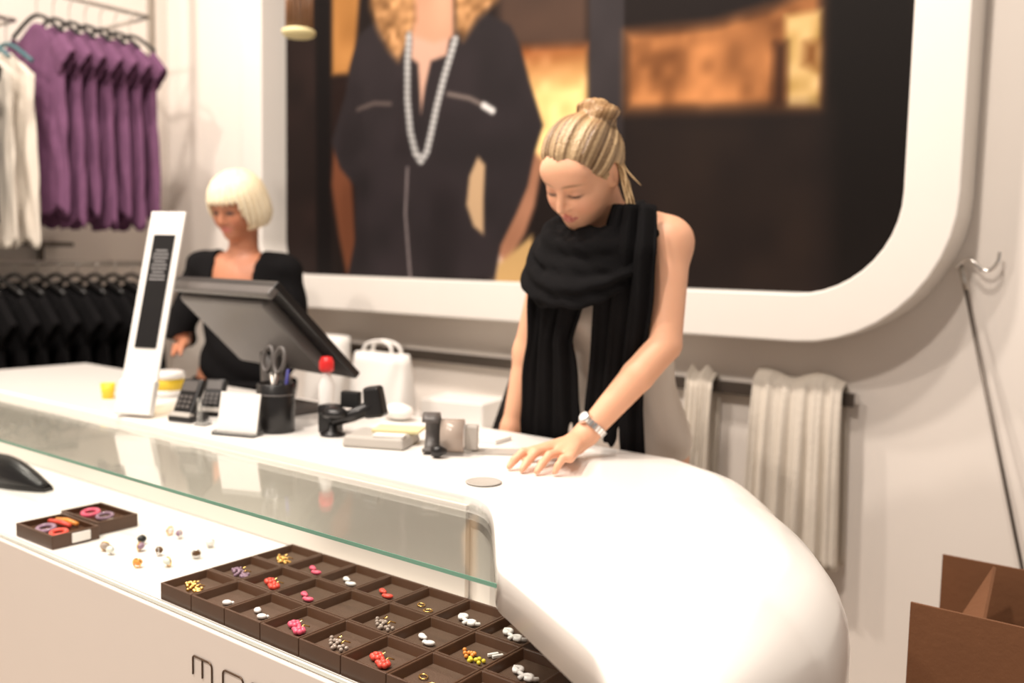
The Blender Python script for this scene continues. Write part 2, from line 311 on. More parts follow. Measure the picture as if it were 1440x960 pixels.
paint(line_sd([(575, 50), (573, 90), (573, 140), (577, 185), (584, 214), (592, 226), (600, 214), (606, 188), (614, 150), (624, 110), (640, 56)])-.016, 150+60*arcl*np.array((1, .98, .95)), .005)
paint(line_sd([(573, 236), (570, 300), (577, 392)])-.006, (150, 138, 138), .005)
paint(line_sd([(503, 154), (526, 145), (549, 146)])-.008, (112, 98, 94), .006); paint(line_sd([(630, 132), (660, 138), (684, 150)])-.008, (140, 126, 120), .006)
paint(line_sd([(680, 148), (693, 156)])-.012, (226, 224, 222), .006)
C = np.clip(IMG/255, 0, 1); C = np.where(C <= .04045, C/12.92, ((C+.055)/1.055)**2.4); C = C*(.46+.5*C.mean(-1, keepdims=True))
V = np.stack([GX, np.full(GX.shape, YPO), GZ], -1).reshape(-1, 3)
F = [(j*NXp+i, j*NXp+i+1, (j+1)*NXp+i+1, (j+1)*NXp+i) for j in range(NZp-1) for i in range(NXp-1)]
finish('print', V, F, 'print', pic, smooth=False, cols=C.reshape(-1, 3), fixn=False)
# ------------------------------------------------------------------ rail, hanging bags and cloths behind the counter
zr = .972
rl = thing('wall_rail', 'flat dark metal rail fixed along the back wall under the poster', 'rail', (-2.1, YW, zr))
part(MB().box((-1.95, YW-.045, zr), (2.3, .008, .042)), 'bar', 'darksteel', rl, bevel=.002)
for x in (-3.0, -2.1, -1.2): part(MB().box((x, YW-.021, zr), (.02, .042, .02)), 'bracket', 'darksteel', rl)
def hang_cloth(xc, wid, z1, z0, label, cat, group, yf, seed, name, flare=1.05, fringe=False):
    r = np.random.default_rng(seed); ph = r.random(5)*6; g = []
    for side in (0, 1):
        rows = []
        for v in np.linspace(0, 1, 26):
            z = z1-(z1-z0)*v; row = []
            for u in np.linspace(-1, 1, 56):
                amp = .010*min(1, .25+v*1.6); q = amp*(math.sin(u*17+ph[0])+.6*math.sin(u*31+ph[1]+v)+.4*math.sin(u*52+ph[2]))
                hw = wid/2*(1+(flare-1)*v); yy = (YW-.082+q*1.0 if side == 0 else YW-.018-.4*abs(q))
                yy -= yf*math.sin(min(v*3, 1)*math.pi/2)*(1 if side == 0 else 0)
                if v < .02: yy = YW-.045
                row.append((xc+u*hw, yy, z+.012*math.sin(u*5+ph[3])*(1-v)))
            rows.append(row)
        g.append(rows)
    b = MB(); b.sheet(g[0][::-1]+g[1]); return solo(b, name, 'whitecloth', label, cat, (xc, YW-.05, z0), group, solid=.003)
c1 = PY(1125, 525, YW-.06); hang_cloth(float(c1[0]), .27, 1.035, .46, 'wide white pleated cloth hanging over the wall rail right of the dark bar gap', 'cloth', None, .012, 1, 'hanging_cloth', 1.1)
c2 = PY(988, 530, YW-.06); hang_cloth(float(c2[0]), .09, 1.025, .30, 'narrow sheer white cloth hanging from the wall rail close behind the woman in the scarf', 'cloth', None, .012, 2, 'hanging_cloth', 1.0)
def carrier(px0, px1, pyt, pyb, y, label, seed, handles):
    a = PY(px0, pyt, y); b = PY(px1, pyb, y); xc = (a[0]+b[0])/2; hw = (b[0]-a[0])/2; zt, z0 = a[2], max(b[2], .4); g = []
    r = np.random.default_rng(seed); ph = r.random(4)*6
    for v in np.linspace(0, 1, 16):
        row = []
        for k in range(32):
            q = 2*math.pi*k/32; ww = hw*(.80+.25*v); dp = .035+.045*math.sin(min(1, v*1.3)*math.pi/2)
            c, s_ = math.cos(q), math.sin(q); e = .55
            row.append((xc+ww*math.copysign(abs(c)**e, c)+.006*math.sin(7*v+ph[0]+q*3), y+dp*math.copysign(abs(s_)**e, s_)+.006*math.sin(q*5+v*9+ph[1]), zt+(z0-zt)*v))
        g.append(row)
    t = thing('carrier_bag', label, 'bag', (xc, y, z0)); m = MB(); m.sheet(g, True); m.f.append(tuple(range(32))); m.sm.append(False); m.f.append(tuple(range(15*32, 16*32))[::-1]); m.sm.append(False)
    part(m, 'bag_body', 'paper', t)
    if handles:
        for s_ in (-1, 1):
            part(MB().tube(smoothpath([(xc-hw*.5, y+s_*.028, zt-.01), (xc-hw*.4, y+s_*.02, zt+.03), (xc, y+.012*s_, zt+.045), (xc+hw*.4, y+s_*.02, zt+.03), (xc+hw*.5, y+s_*.028, zt-.01)], 16), .006, 6), 'handle', 'paper', t)
carrier(436, 492, 468, 640, 2.66, 'plain white paper carrier bag standing behind the dark till screen', 3, False)
carrier(497, 578, 492, 700, 2.36, 'white carrier bag with looped handles standing behind the red-capped bottle', 4, True)
# low cabinet behind the counter with white boxes on it
cab = thing('back_cabinet', 'low beige cabinet against the back wall below the dark rail', 'cabinet', (-2.0, 2.6, 0))
part(MB().box((-2.0, 2.62, .36), (.96, .30, .72)), 'cabinet_body', 'panel', cab, bevel=.004); part(MB().box((-2.0, 2.615, .735), (1.0, .33, .03)), 'cabinet_top', 'lacquer', cab, bevel=.004)
for dx in (-.24, .24): part(MB().box((-2.0+dx, 2.463, .36), (.46, .012, .64)), 'cabinet_door', 'lacquer', cab, bevel=.003)
solo(MB().box((-2.17, 2.58, .80), (.26, .2, .1), RZ(.2)), 'paper_box', 'paper', 'white flat paper box lying on the low beige cabinet', 'box', (-2.17, 2.58, .75), bevel=.004)
# black flat panel beside the woman's arm
a = PY(722, 515, 1.95); bpl = PY(672, 604, 1.95); c_ = PY(724, 604, 1.95)
mb = MB(); P3 = [a, bpl-np.array([0, 0, .12]), c_-np.array([0, 0, .12])]; mb.add(P3+[p+np.array([0, .02, 0]) for p in P3], [(0, 1, 2), (5, 4, 3), (0, 3, 4, 1), (1, 4, 5, 2), (2, 5, 3, 0)], False)
bagt = thing('black_bag', 'black pointed leather bag flap beside the bare forearm behind the counter', 'bag', (float(c_[0]), 1.96, .0))
part(mb, 'flap', 'black', bagt); part(MB().box((float((bpl[0]+c_[0])/2), 1.965, .42), (.16, .05, .84)), 'bag_body', 'black', bagt, bevel=.01)
# ------------------------------------------------------------------ pole with hook, cardboard box
pt = PY(1351, 372, YW-.03); pb = np.array([-.17, 2.60, .0])
po = thing('reaching_pole', 'thin dark reaching pole with a chrome hook leaning on the wall beside the poster', 'pole', (float(pb[0]), 2.6, 0))
part(MB().tube([pb, pt], .0052, 8), 'shaft', 'darksteel', po)
hk = smoothpath([pt+np.array([-.012, 0, -.012]), pt+np.array([.012, -.004, .012]), pt+np.array([.035, -.008, .006]), pt+np.array([.055, -.01, -.012]), pt+np.array([.078, -.01, -.012]), pt+np.array([.094, -.01, .012]), pt+np.array([.096, -.01, .036])], 30)
part(MB().tube(hk, .0050, 8), 'hook', 'chrome', po)
part(MB().tube([pt+(pb-pt)*.004, pt+(pb-pt)*.05], .0075, 8), 'ferrule', 'steel', po)
bx = thing('cardboard_box', 'open brown cardboard box with raised flaps standing on the floor below the hook pole', 'box', (-.2, 2.0, 0))
fa = PY(1281, 846, 1.72); fbk = PY(1326, 779, 2.12); zf_ = float(fa[2]); zbk = float(fbk[2]); x0 = float(fa[0]); xr = x0+.42
base_z = min(zf_, zbk)-.16
def slab(name, p0, p1, z0, z1, th=.006):
    d = Vector((p1[0]-p0[0], p1[1]-p0[1], 0)).normalized(); nn = Vector((-d.y, d.x, 0))*th/2; P = [Vector((*p0, 0))+nn, Vector((*p1, 0))+nn, Vector((*p1, 0))-nn, Vector((*p0, 0))-nn]
    part(MB().prism([(p.x, p.y) for p in P], z0, z1), name, 'card', bx)
slab('front_flap', (x0, 1.72), (xr, 1.72), base_z, zf_); slab('front_side', (x0, 1.724), (xr, 1.724), 0, base_z)
xb0 = float(fbk[0]); slab('back_flap', (xb0, 2.12), (xb0+.44, 2.12), base_z, zbk); slab('back_side', (x0, 2.116), (xr, 2.116), 0, base_z)
slab('left_side', (x0, 1.73), (x0, 2.11), 0, base_z); slab('right_side', (xr, 1.73), (xr, 2.11), 0, base_z)
t1 = PY(1388, 808, 1.95); t0 = PY(1345, 855, 1.86)
mb = MB(); A = [(x0+.003, 1.735, base_z), (x0+.003, 2.105, base_z), (t1[0], 2.02, t1[2]), (x0+.10, 1.80, base_z+.10)]
mb.add(A+[(p[0]+.005, p[1], p[2]-.003) for p in A], [(0, 1, 2, 3), (7, 6, 5, 4), (0, 4, 5, 1), (1, 5, 6, 2), (2, 6, 7, 3), (3, 7, 4, 0)], False); part(mb, 'side_flap', 'card', bx)
part(MB().box(((x0+xr)/2, 1.92, .006), (.41, .38, .01)), 'bottom', 'card', bx)
# ------------------------------------------------------------------ pendant lamp
lp = PY(421, 50, 2.2); lx, lz = float(lp[0]), float(lp[2])
pl = thing('pendant_lamp', 'small pendant lamp with brown glass rods above a pale yellow rim', 'lamp', (lx, 2.2, lz))
part(MB().lathe([(.0, -.004), (.05, -.004), (.060, .006), (.060, .016), (.048, .022), (0, .022)], (lx-.004, 2.2, lz)), 'rim', 'paleyellow', pl)
for k in range(16):
    q = 2*math.pi*k/16; part(MB().tube([(lx+.046*math.cos(q), 2.2+.046*math.sin(q), lz+.02), (lx+.046*math.cos(q), 2.2+.046*math.sin(q), lz+.2)], .0045, 6), 'glass_rod', 'wood', pl)
part(MB().lathe([(.0, .2), (.055, .2), (.055, .215), (0, .215)], (lx, 2.2, lz)), 'cap', 'steel', pl); part(MB().tube([(lx, 2.2, lz+.21), (lx, 2.2, 4.5)], .003, 6), 'cable', 'black', pl)
# ------------------------------------------------------------------ clothes rack on the left wall
XR = -4.03
rk = thing('clothes_rack', 'chrome wall clothes rack with two upper rails and one lower rail beside the corner', 'rack', (XR, 2.45, 0))
part(MB().box((-4.03, 2.46, 1.5), (.028, .028, 3.0)), 'post', 'steel', rk)
zA = float(PX(200, 22, XR)[2]); zB = float(PX(40, 31, XR)[2]); zC = float(PX(130, 370, XR)[2])
part(MB().tube([(XR, 2.46, zA), (XR, .9, zA)], .010, 8), 'upper_rail', 'steel', rk); part(MB().tube([(XR-.02, 1.85, zB), (XR-.02, .9, zB)], .010, 8), 'middle_rail', 'steel', rk)
part(MB().tube([(XR, 2.46, zC), (XR, .9, zC)], .010, 8), 'lower_rail', 'steel', rk)
for z in (zA, zB, zC): part(MB().tube([(XR, 1.0, z), (XW, 1.0, z)], .009, 8), 'bracket', 'steel', rk); part(MB().tube([(XR-.02, 1.845 if z == zB else 2.45, z), (XW, 1.845 if z == zB else 2.45, z)], .009, 8), 'bracket', 'steel', rk)
def garment(name, label, cat, material, group, w_=.42, ln=.82, sleeve=.16, seed=0, ruff=.012, hmat='black', neck=.07, zs=-.13):
    """hangs in its local XZ plane from a hook at the origin (top of the hanger hook)"""
    t = thing(name, label, cat, (0, 0, 0), group); r = np.random.default_rng(seed); ph = r.random(8)*6; g = []
    for v in np.linspace(0, 1, 34):
        z = zs-.002-ln*v**1.05; row = []
        hw = neck+(w_/2-neck)*min(1, v/.09)**.75 if v < .09 else w_/2*(1-.05*math.sin(min(1, (v-.09)/.5)*math.pi)+.10*max(0, v-.3))
        dp = .008+.010*min(1, v*4)
        for k in range(64):
            q = 2*math.pi*k/64; c, s_ = math.cos(q), math.sin(q)
            rf = ruff*min(1, .3+v*2)*(math.sin(q*9+ph[0]+3*math.sin(v*7+ph[4]))+.7*math.sin(q*17+ph[1]+v*6)+.4*math.sin(q*5+v*23+ph[2]))
            zz = z+.018*math.sin(q*6+ph[3])*v+(.02*(1-abs(c)) if v < .05 else 0)*0
            row.append((hw*c+rf*.5*c, (dp+rf)*s_, zz-(abs(c)**2)*.055*(1-min(1, v*3))*(1 if v < .34 else 0)))
        g.append(row)
    m = MB(); m.sheet(g, True); b = finish('garment_body', m.v, m.f, material, t, smooth=True, local=True, solid=.003)
    if sleeve:
        for s_ in (-1, 1):
            sl = MB(); gg = []
            for v in np.linspace(0, 1, 8):
                row = []
                for k in range(20):
                    q = 2*math.pi*k/20; rr = (.085+.02*v)*(1+.08*math.sin(q*5+ph[5]))
                    row.append((s_*(w_/2-.05+sleeve*.55*v)+rr*.45*math.cos(q)*s_, .019*math.sin(q)*(1+.2*math.sin(q*7)), zs-.10-sleeve*.75*v+rr*.9*math.cos(q)*.6))
                gg.append(row)
            sl.sheet(gg, True); finish('sleeve', sl.v, sl.f, material, t, smooth=True, local=True, solid=.003)
    h = MB().tube(smoothpath([(-w_*.47, 0, zs-.05), (-.06, 0, zs+.012), (0, 0, zs+.03), (.06, 0, zs+.012), (w_*.47, 0, zs-.05)], 14), .009, 6)
    ho = finish('hanger', h.v, h.f, hmat, t, smooth=True, local=True)
    k = MB().tube(smoothpath([(0, 0, zs+.03), (0, 0, -.04), (.012, 0, -.022), (.018, 0, -.004), (0, 0, .012), (-.016, 0, 0)], 14), .0025, 6); finish('hook', k.v, k.f, 'steel', ho, smooth=True, local=True)
    return t
ys = list(np.linspace(1.93, 2.35, 7))
lbl = ['purple ruffled short-sleeved blouse hanging foremost of the purple ones, next to the white garments']+['purple ruffled blouse hanging between other purple blouses on the upper rail']*5+['purple ruffled blouse hanging next to the rack post']
for i, y in enumerate(ys):
    gm = garment('purple_blouse', lbl[i], 'blouse', 'purple', 'purple blouses on the upper rail', seed=i, ruff=.0062, ln=.80+.05*(i % 2), w_=.33, sleeve=.12)
    gm.location = (XR, y, zA-.006); gm.rotation_euler = (0, 0, .02*math.sin(i*2.3)+.20)
for i, y in enumerate((1.72, 1.81)):
    gm = garment('white_blouse', ['long white blouse hanging beside the black garment on the middle rail', 'long cream white blouse hanging between the white blouse and the purple blouses'][i], 'blouse', 'whitecloth', None, seed=20+i, ln=.80, sleeve=0, hmat='teal', w_=.34, ruff=.0075)
    gm.location = (XR-.02, y, zB-.006); gm.rotation_euler = (0, 0, .2)
gm = garment('black_dress', 'black garment hanging in front of the white blouses on the middle rail', 'dress', 'blackcloth', None, seed=30, ln=.7, sleeve=.1, ruff=.007); gm.location = (XR-.02, 1.62, zB-.006); gm.rotation_euler = (0, 0, .2)
proto = None
for i, y in enumerate(np.linspace(1.28, 2.34, 13)):
    if proto is None: proto = garment('black_jacket', 'black jacket hanging in the row on the lower rack rail', 'jacket', 'blackcloth', 'black jackets on the lower rail', seed=40, ln=.66, w_=.42, ruff=.0085, zs=-.075); gm = proto
    else: gm = copy_tree(proto)
    gm.location = (XR, float(y), zC-.006); gm.rotation_euler = (0, 0, .15+.02*math.sin(i*1.7))
shf = thing('wall_shelf', 'small dark wall shelf above the black jackets', 'shelf', (-4.3, 1.6, 1.4))
part(MB().box((-4.35, 1.75, 1.40), (.13, .9, .02)), 'board', 'darksteel', shf)
for y in (1.4, 2.1): part(MB().box((-4.40, y, 1.35), (.02, .02, .1)), 'bracket', 'darksteel', shf)
solo(MB().box((-4.355, 1.98, 1.46), (.10, .16, .10)), 'white_box', 'paper', 'white box standing on the dark wall shelf above the jackets', 'box', (-4.355, 1.98, 1.41), bevel=.006)
bf = thing('display_stand', 'dark open metal display stand standing on the wall shelf', 'stand', (-4.355, 1.62, 1.41))
for sz in ((1.62-.14, .012, .13), (1.62+.14, .012, .13)): part(MB().box((-4.355, sz[0], 1.475), (.012, .02, .13)), 'upright', 'darksteel', bf)
part(MB().box((-4.355, 1.62, 1.53), (.012, .3, .02)), 'crossbar', 'darksteel', bf)
# ------------------------------------------------------------------ things standing on the counter
sb = PZ(190, 583, ZT+.006); stp = PY(230, 298, 1.40)
sg = thing('sign_stand', 'tall narrow white sign frame leaning back with a black printed insert', 'sign', tuple(map(float, sb)))
ax = np.array([.83, .35, 0]); ax /= np.linalg.norm(ax); top = np.array([stp[0], stp[1]+.02, stp[2]]); upv = top-sb; hgt = np.linalg.norm(upv); upv /= hgt
upv = upv-ax*(upv@ax)*.0; nrm = np.cross(ax, upv); nrm /= np.linalg.norm(nrm)
Rm = Matrix([[ax[i], nrm[i], upv[i]] for i in range(3)])
def onsign(x, y, z, s): return MB().box(Vector(sb)+Rm @ Vector((x, y, z)), s, Rm)
WS = .105
part(onsign(0, .004, hgt/2, (WS, .008, hgt)), 'board', 'paper', sg, bevel=.002)
ins = part(onsign(0.002, .0090, hgt*.60, (WS*.62, .003, hgt*.56)), 'insert', 'black', sg)
for k in range(9): part(onsign(0.002, .0110, hgt*(.80-.018*k), (WS*(.44 if k % 3 else .34), .001, .004)), 'text_line', 'text', ins)
part(onsign(0, .006, .045, (WS*1.02, .022, .09)), 'foot_block', 'paper', sg, bevel=.003)
# yellow cup, round box
p = PZ(152, 560, ZT); solo(MB().lathe([(0, 0), (.016, 0), (.021, .045), (.018, .045), (.014, .006), (0, .006)], p), 'small_cup', 'yellow', 'tiny yellow cup beside the foot of the white sign frame', 'cup', p)
p = PZ(236, 556, ZT); rbx = thing('round_tub', 'round white tub with a yellow printed band behind the sign frame', 'tub', tuple(map(float, p)))
part(MB().lathe([(0, 0), (.042, 0), (.048, .004), (.05, .02), (0, .02)], p), 'base', 'white', rbx); part(MB().lathe([(0, .02), (.047, .02), (.049, .055), (0, .055)], p), 'band', 'yellow', rbx); part(MB().lathe([(0, .055), (.051, .055), (.05, .07), (.042, .075), (0, .075)], p), 'lid', 'white', rbx)
# card terminals
def terminal(px, py, rz, label, s=1.0):
    p = PZ(px, py, ZT); t = thing('card_terminal', label, 'card terminal', tuple(map(float, p)), 'black payment terminals by the till'); R = RZ(rz) @ RX(-.5); c = Vector(p)+Vector((0, .02, .060*s))
    part(MB().box(Vector(p)+Vector((0, .015, .008)), (.075*s, .07*s, .016), RZ(rz)), 'dock', 'black', t, bevel=.004); part(MB().box(c, (.062*s, .022, .095*s), R), 'body', 'black', t, bevel=.006)
    part(MB().box(c+R @ Vector((0, -.012, .026*s)), (.046*s, .002, .028*s), R), 'screen', 'grey', t)
    for i in range(3):
        for j in range(3): part(MB().box(c+R @ Vector(((i-1)*.015*s, -.0125, -.004-.013*j*s)), (.010*s, .003, .008*s), R), 'key', 'grey', t)
    part(MB().box(c+R @ Vector((0, 0, -.052*s)), (.064*s, .03, .012), R), 'card_slot', 'lgrey', t)
terminal(258, 592, .25, 'black payment terminal on a dock in front of the round tub'); terminal(293, 584, .5, 'black payment terminal behind the small white card holder', .9)
p = PZ(281, 598, ZT); solo(MB().box((p[0], p[1], ZT+.035), (.012, .004, .07), RZ(.3)).box((p[0], p[1]+.01, ZT+.004), (.03, .03, .008), RZ(.3)), 'acrylic_holder', 'clear', 'small clear acrylic upright between the two payment terminals', 'holder', p)
p = PZ(331, 612, ZT); ch = thing('card_holder', 'small white upright card in a clear holder in front of the pen cup', 'card', tuple(map(float, p))); R = RZ(.35) @ RX(-.22)
part(MB().box(Vector(p)+Vector((0, .01, .052)), (.108, .003, .098), R), 'card', 'paper', ch); part(MB().box(Vector(p)+Vector((0, .006, .005)), (.112, .045, .01), RZ(.35)), 'foot', 'clear', ch)
# pen cup with scissors
p = PZ(388, 606, ZT); pc = thing('pen_cup', 'tall black pen cup beside the white card', 'pen cup', tuple(map(float, p)))
part(MB().lathe([(0, 0), (.043, 0), (.046, .004), (.046, .118), (.043, .12), (.041, .118), (.041, .008), (0, .008)], p, 32), 'cup', 'black', pc); part(MB().tube([(p[0]+.0462*math.cos(q), p[1]+.0462*math.sin(q), ZT+.093) for q in np.linspace(0, 2*math.pi, 33)[:-1]], .0018, 6, True), 'ring', 'grey', pc)
sc = thing('scissors', 'black handled scissors standing upside down in the pen cup', 'scissors', (float(p[0]), float(p[1]), ZT+.01))
for s_ in (-1, 1):
    c = Vector(p)+Vector((-.008+s_*.022, 0, .175)); part(MB().tube([c+Vector((.018*math.cos(q), .006*math.sin(q), .030*math.sin(q))) for q in np.linspace(0, 2*math.pi, 20)[:-1]], .005, 8, True), 'finger_loop', 'grey', sc)
    part(MB().tube([Vector(p)+Vector((-.008+s_*.012, 0, .148)), Vector(p)+Vector((-.008-s_*.006, 0, .08)), Vector(p)+Vector((-.008-s_*.010, 0, .012))], [.006, .005, .002], 6), 'blade', 'steel', sc)
solo(MB().tube([Vector(p)+Vector((.02, .0, .012)), Vector(p)+Vector((.04, .005, .155))], .004, 8), 'blue_pen', 'blue', 'blue pen standing in the pen cup beside the scissors', 'pen', tuple(Vector(p)+Vector((.02, 0, .012))))
solo(MB().tube([Vector(p)+Vector((-.02, .01, .012)), Vector(p)+Vector((-.030, .02, .145))], .004, 8), 'black_pen', 'black', 'black pen standing in the pen cup behind the scissors', 'pen', tuple(Vector(p)+Vector((-.02, .01, .012))))
# till monitor
tm = thing('till_monitor', 'dark till screen seen from behind, tilted back on a stand', 'monitor', tuple(map(float, PZ(330, 560, ZT))))
TL = PY(243, 397, 1.47); TR = PY(384, 402, 1.40); BR = PY(458, 524, 1.66)
ex = Vector(TR-TL); ex.z = 0; wdt = ex.length; ex.normalize(); ed = Vector(BR-TR); ed -= ex*ed.dot(ex); hgt2 = ed.length; ed.normalize(); en = ex.cross(-ed); Rm2 = Matrix([[ex[i], en[i], -ed[i]] for i in range(3)])
cen = Vector((TL+TR)/2)+ed*hgt2/2; sgn = 1 if en.y > 0 else -1
part(MB().box(cen+en*.012*sgn, (wdt, .022, hgt2), Rm2), 'bezel', 'black', tm, bevel=.004)
part(MB().box(cen+en*(.0245*sgn), (wdt*.92, .002, hgt2*.9), Rm2), 'screen', 'grey', tm)
hm = MB(); q = Rm2; c = cen-ex*.02-en*.012*sgn; hm.box(c, (wdt*.86, .035, hgt2*.80), Rm2); part(hm, 'rear_housing', 'grey', tm, bevel=.012)
part(MB().box(cen+ed*(-hgt2*.47)-en*.008*sgn, (wdt*1.0, .03, .022), Rm2), 'top_rim', 'grey', tm, bevel=.006)
sp_ = cen+ed*.05; part(MB().tube([Vector((sp_.x, sp_.y, sp_.z-.03)), Vector((sp_.x, sp_.y+.02, ZT+.02))], [.035, .045], 12), 'stand', 'grey', tm)
part(MB().box((sp_.x, sp_.y+.02, ZT+.010), (.24, .17, .02)), 'base', 'grey', tm, bevel=.006)
# glue bottle
p = PZ(459, 597, ZT); gb = thing('glue_bottle', 'small white bottle with a round red cap beside the black desk stand', 'bottle', tuple(map(float, p)))
part(MB().lathe([(0, 0), (.019, 0), (.02, .004), (.02, .105), (.012, .122), (.011, .138), (0, .138)], p), 'bottle_body', 'white', gb); part(MB().lathe([(0, .138), (.017, .138), (.019, .145), (.019, .162), (.013, .174), (0, .176)], p), 'cap', 'red', gb)
# black desk stand with arm (scanner rest)
p = PZ(468, 612, ZT); ds = thing('desk_stand', 'black plastic handheld scanner resting in a jointed stand beside the glue bottle', 'scanner', tuple(map(float, p))); pv = Vector(p)
part(MB().lathe([(0, 0), (.030, 0), (.030, .006), (.012, .014), (.010, .03), (0, .03)], p), 'foot', 'black', ds); part(MB().box(pv+Vector((-.03, .02, .035)), (.05, .04, .07), RZ(.3)), 'cradle', 'black', ds, bevel=.006)
part(MB().ell(pv+Vector((.005, 0, .055)), (.038, .03, .016)), 'head', 'black', ds); part(MB().tube([pv+Vector((0, 0, .035)), pv+Vector((.04, .025, .05)), pv+Vector((.085, .05, .075))], [.014, .016, .018], 10), 'arm', 'black', ds)
part(MB().box(pv+Vector((.085, .055, .085)), (.05, .045, .075), RZ(.4) @ RYm(-.15), .85), 'grip', 'black', ds, bevel=.008); part(MB().box(pv+Vector((.02, .04, .085)), (.05, .02, .04), RZ(.3)), 'bracket', 'black', ds, bevel=.004)
# flat grey pad, papers
p = PZ(528, 626, ZT); solo(MB().box((p[0], p[1]+.02, ZT+.014), (.15, .12, .026), RZ(.42), .93), 'flat_pad', 'lgrey', 'flat light grey tag remover pad lying on the counter beside the tape dispenser', 'pad', p, bevel=.006)
p2 = (p[0]-.005, p[1]+.06, ZT+.027); solo(MB().box((p2[0]+.02, p2[1], ZT+.031), (.11, .07, .006), RZ(.5)), 'yellow_notepad', 'paleyellow', 'pale yellow note pad lying on the grey pad', 'notepad', p2)
solo(MB().box((p[0]+.045, p[1]+.0, ZT+.0295), (.07, .03, .004), RZ(.5)), 'receipt', 'paper', 'folded white receipt lying on the grey pad', 'paper', (p[0]+.045, p[1], ZT+.0275))
p = PZ(560, 590, ZT); solo(MB().ell((p[0], p[1], ZT+.022), (.05, .035, .022)), 'crumpled_paper', 'paper', 'crumpled white paper lying behind the grey pad', 'paper', p)
# tape dispenser with clear roll
p = PZ(612, 641, ZT); td = thing('tape_dispenser', 'dark grey handheld tape dispenser with a wide clear roll lying on the counter', 'tape dispenser', tuple(map(float, p))); pv = Vector(p); Rt = RZ(.62)
arcp = [pv+Rt @ Vector((-.012, -.0+.040*math.cos(q)+.03, .046+.042*math.sin(q))) for q in np.linspace(-2.2, 2.4, 22)]
mbx = MB()
g = [[a_+Rt @ Vector((dx, 0, 0)) for dx in (-.018, -.006, .006, .018)] for a_ in arcp]; mbx.sheet(g); part(mbx, 'guard', 'grey', td, solid=.006)
part(MB().lathe([(.028, -.025), (.037, -.025), (.037, .025), (.028, .025)], pv+Rt @ Vector((.035, .03, .040)), 28, Rt @ RYm(math.pi/2)), 'tape_roll', 'smoke', td)
part(MB().lathe([(0, -.026), (.026, -.026), (.026, .026), (0, .026)], pv+Rt @ Vector((.035, .03, .040)), 24, Rt @ RYm(math.pi/2)), 'core', 'paper', td)
part(MB().tube([pv+Rt @ Vector((-.005, -.018, .014)), pv+Rt @ Vector((.01, -.02, .015)), pv+Rt @ Vector((.025, -.015, .014))], [.012, .014, .006], 8), 'handle', 'black', td)
part(MB().box(pv+Rt @ Vector((.075, .05, .034)), (.03, .035, .055), Rt), 'end_plate', 'lgrey', td, bevel=.004)
p = PZ(694, 638, ZT); solo(MB().box((p[0], p[1]+.02, ZT+.002), (.12, .06, .003), RZ(.62)), 'paper_sheet', 'lgrey', 'grey flat sheet lying on the counter between tape dispenser and hand', 'paper', p)
p = PZ(683, 616, ZT); solo(MB().box((p[0]-.01, p[1]-.02, ZT+.006), (.15, .07, .010), RZ(.1)), 'folder', 'paper', 'white folded papers lying on the counter behind the grey sheet', 'paper', p)
p = PZ(680, 679, ZT); solo(MB().lathe([(0, 0), (.030, 0), (.035, .003), (.033, .004), (.027, .0015), (0, .0015)], p, 32), 'coin_dish', 'lgrey', 'flat round grey metal dish set on the white counter near the hand', 'dish', p)
# ------------------------------------------------------------------ display contents
TX0, TY0, TPX, TPY, TH = -1.466, .897, .0955, .1005, .031
def tray_mesh():
    b = MB(); w_, d_, t = TPX-.0012, TPY-.0012, .0042
    o = [(-w_/2, -d_/2), (w_/2, -d_/2), (w_/2, d_/2), (-w_/2, d_/2)]; i_ = [(x*(1-2*t/w_), y*(1-2*t/d_)) for x, y in o]; f_ = [(x*.80, y*.80) for x, y in o]
    V = [(x, y, 0) for x, y in o]+[(x, y, TH) for x, y in o]+[(x, y, TH) for x, y in i_]+[(x, y, TH-.015) for x, y in f_]
    F = [(3, 2, 1, 0)]+[(a*4+k, a*4+(k+1) % 4, (a+1)*4+(k+1) % 4, (a+1)*4+k) for a in range(3) for k in range(4)]+[(12, 13, 14, 15)]
    b.add(V, F, False); return b
def pad_mesh(): return MB().box((0, 0, TH-.0140), (TPX*.78, TPY*.78, .002))
jew = {(0, 0): ('gold and lilac filigree', 'cluster', 'gold'), (1, 0): ('single pearl on a lilac mount', 'drop1', 'white'), (2, 0): ('white oval', 'drop', 'white'), (3, 0): ('pink rose with gold hooks', 'flower', 'pink'),
 (4, 0): ('smoky bead with gold hooks', 'beads', 'smoke'), (5, 0): ('red rose with gold hooks', 'flower', 'coral'), (6, 0): ('faint gold ring', 'ring', 'gold'), (7, 0): None,
 (0, 1): ('lilac bead and gold', 'cluster', 'lilac'), (1, 1): ('bright red ribbon', 'flower', 'coral'), (2, 1): ('pink bow', 'bow', 'pink'), (3, 1): None, (4, 1): ('clear smoky bead', 'beads', 'smoke'),
 (5, 1): ('white spoon-shaped', 'bow', 'white'), (6, 1): ('orange, yellow and white', 'multi', 'orange'), (7, 1): ('white looped', 'knot', 'white'),
 (0, 2): ('gold and clear bead', 'beads', 'gold'), (1, 2): ('small pink bow', 'bow', 'pink'), (2, 2): ('white bow', 'bow', 'white'), (3, 2): ('small red bow', 'bow', 'coral'), (4, 2): ('thin gold wire', 'ring', 'gold'),
 (5, 2): ('white knotted', 'knot', 'white'), (6, 2): ('white ribbon loop', 'knot', 'white'), }
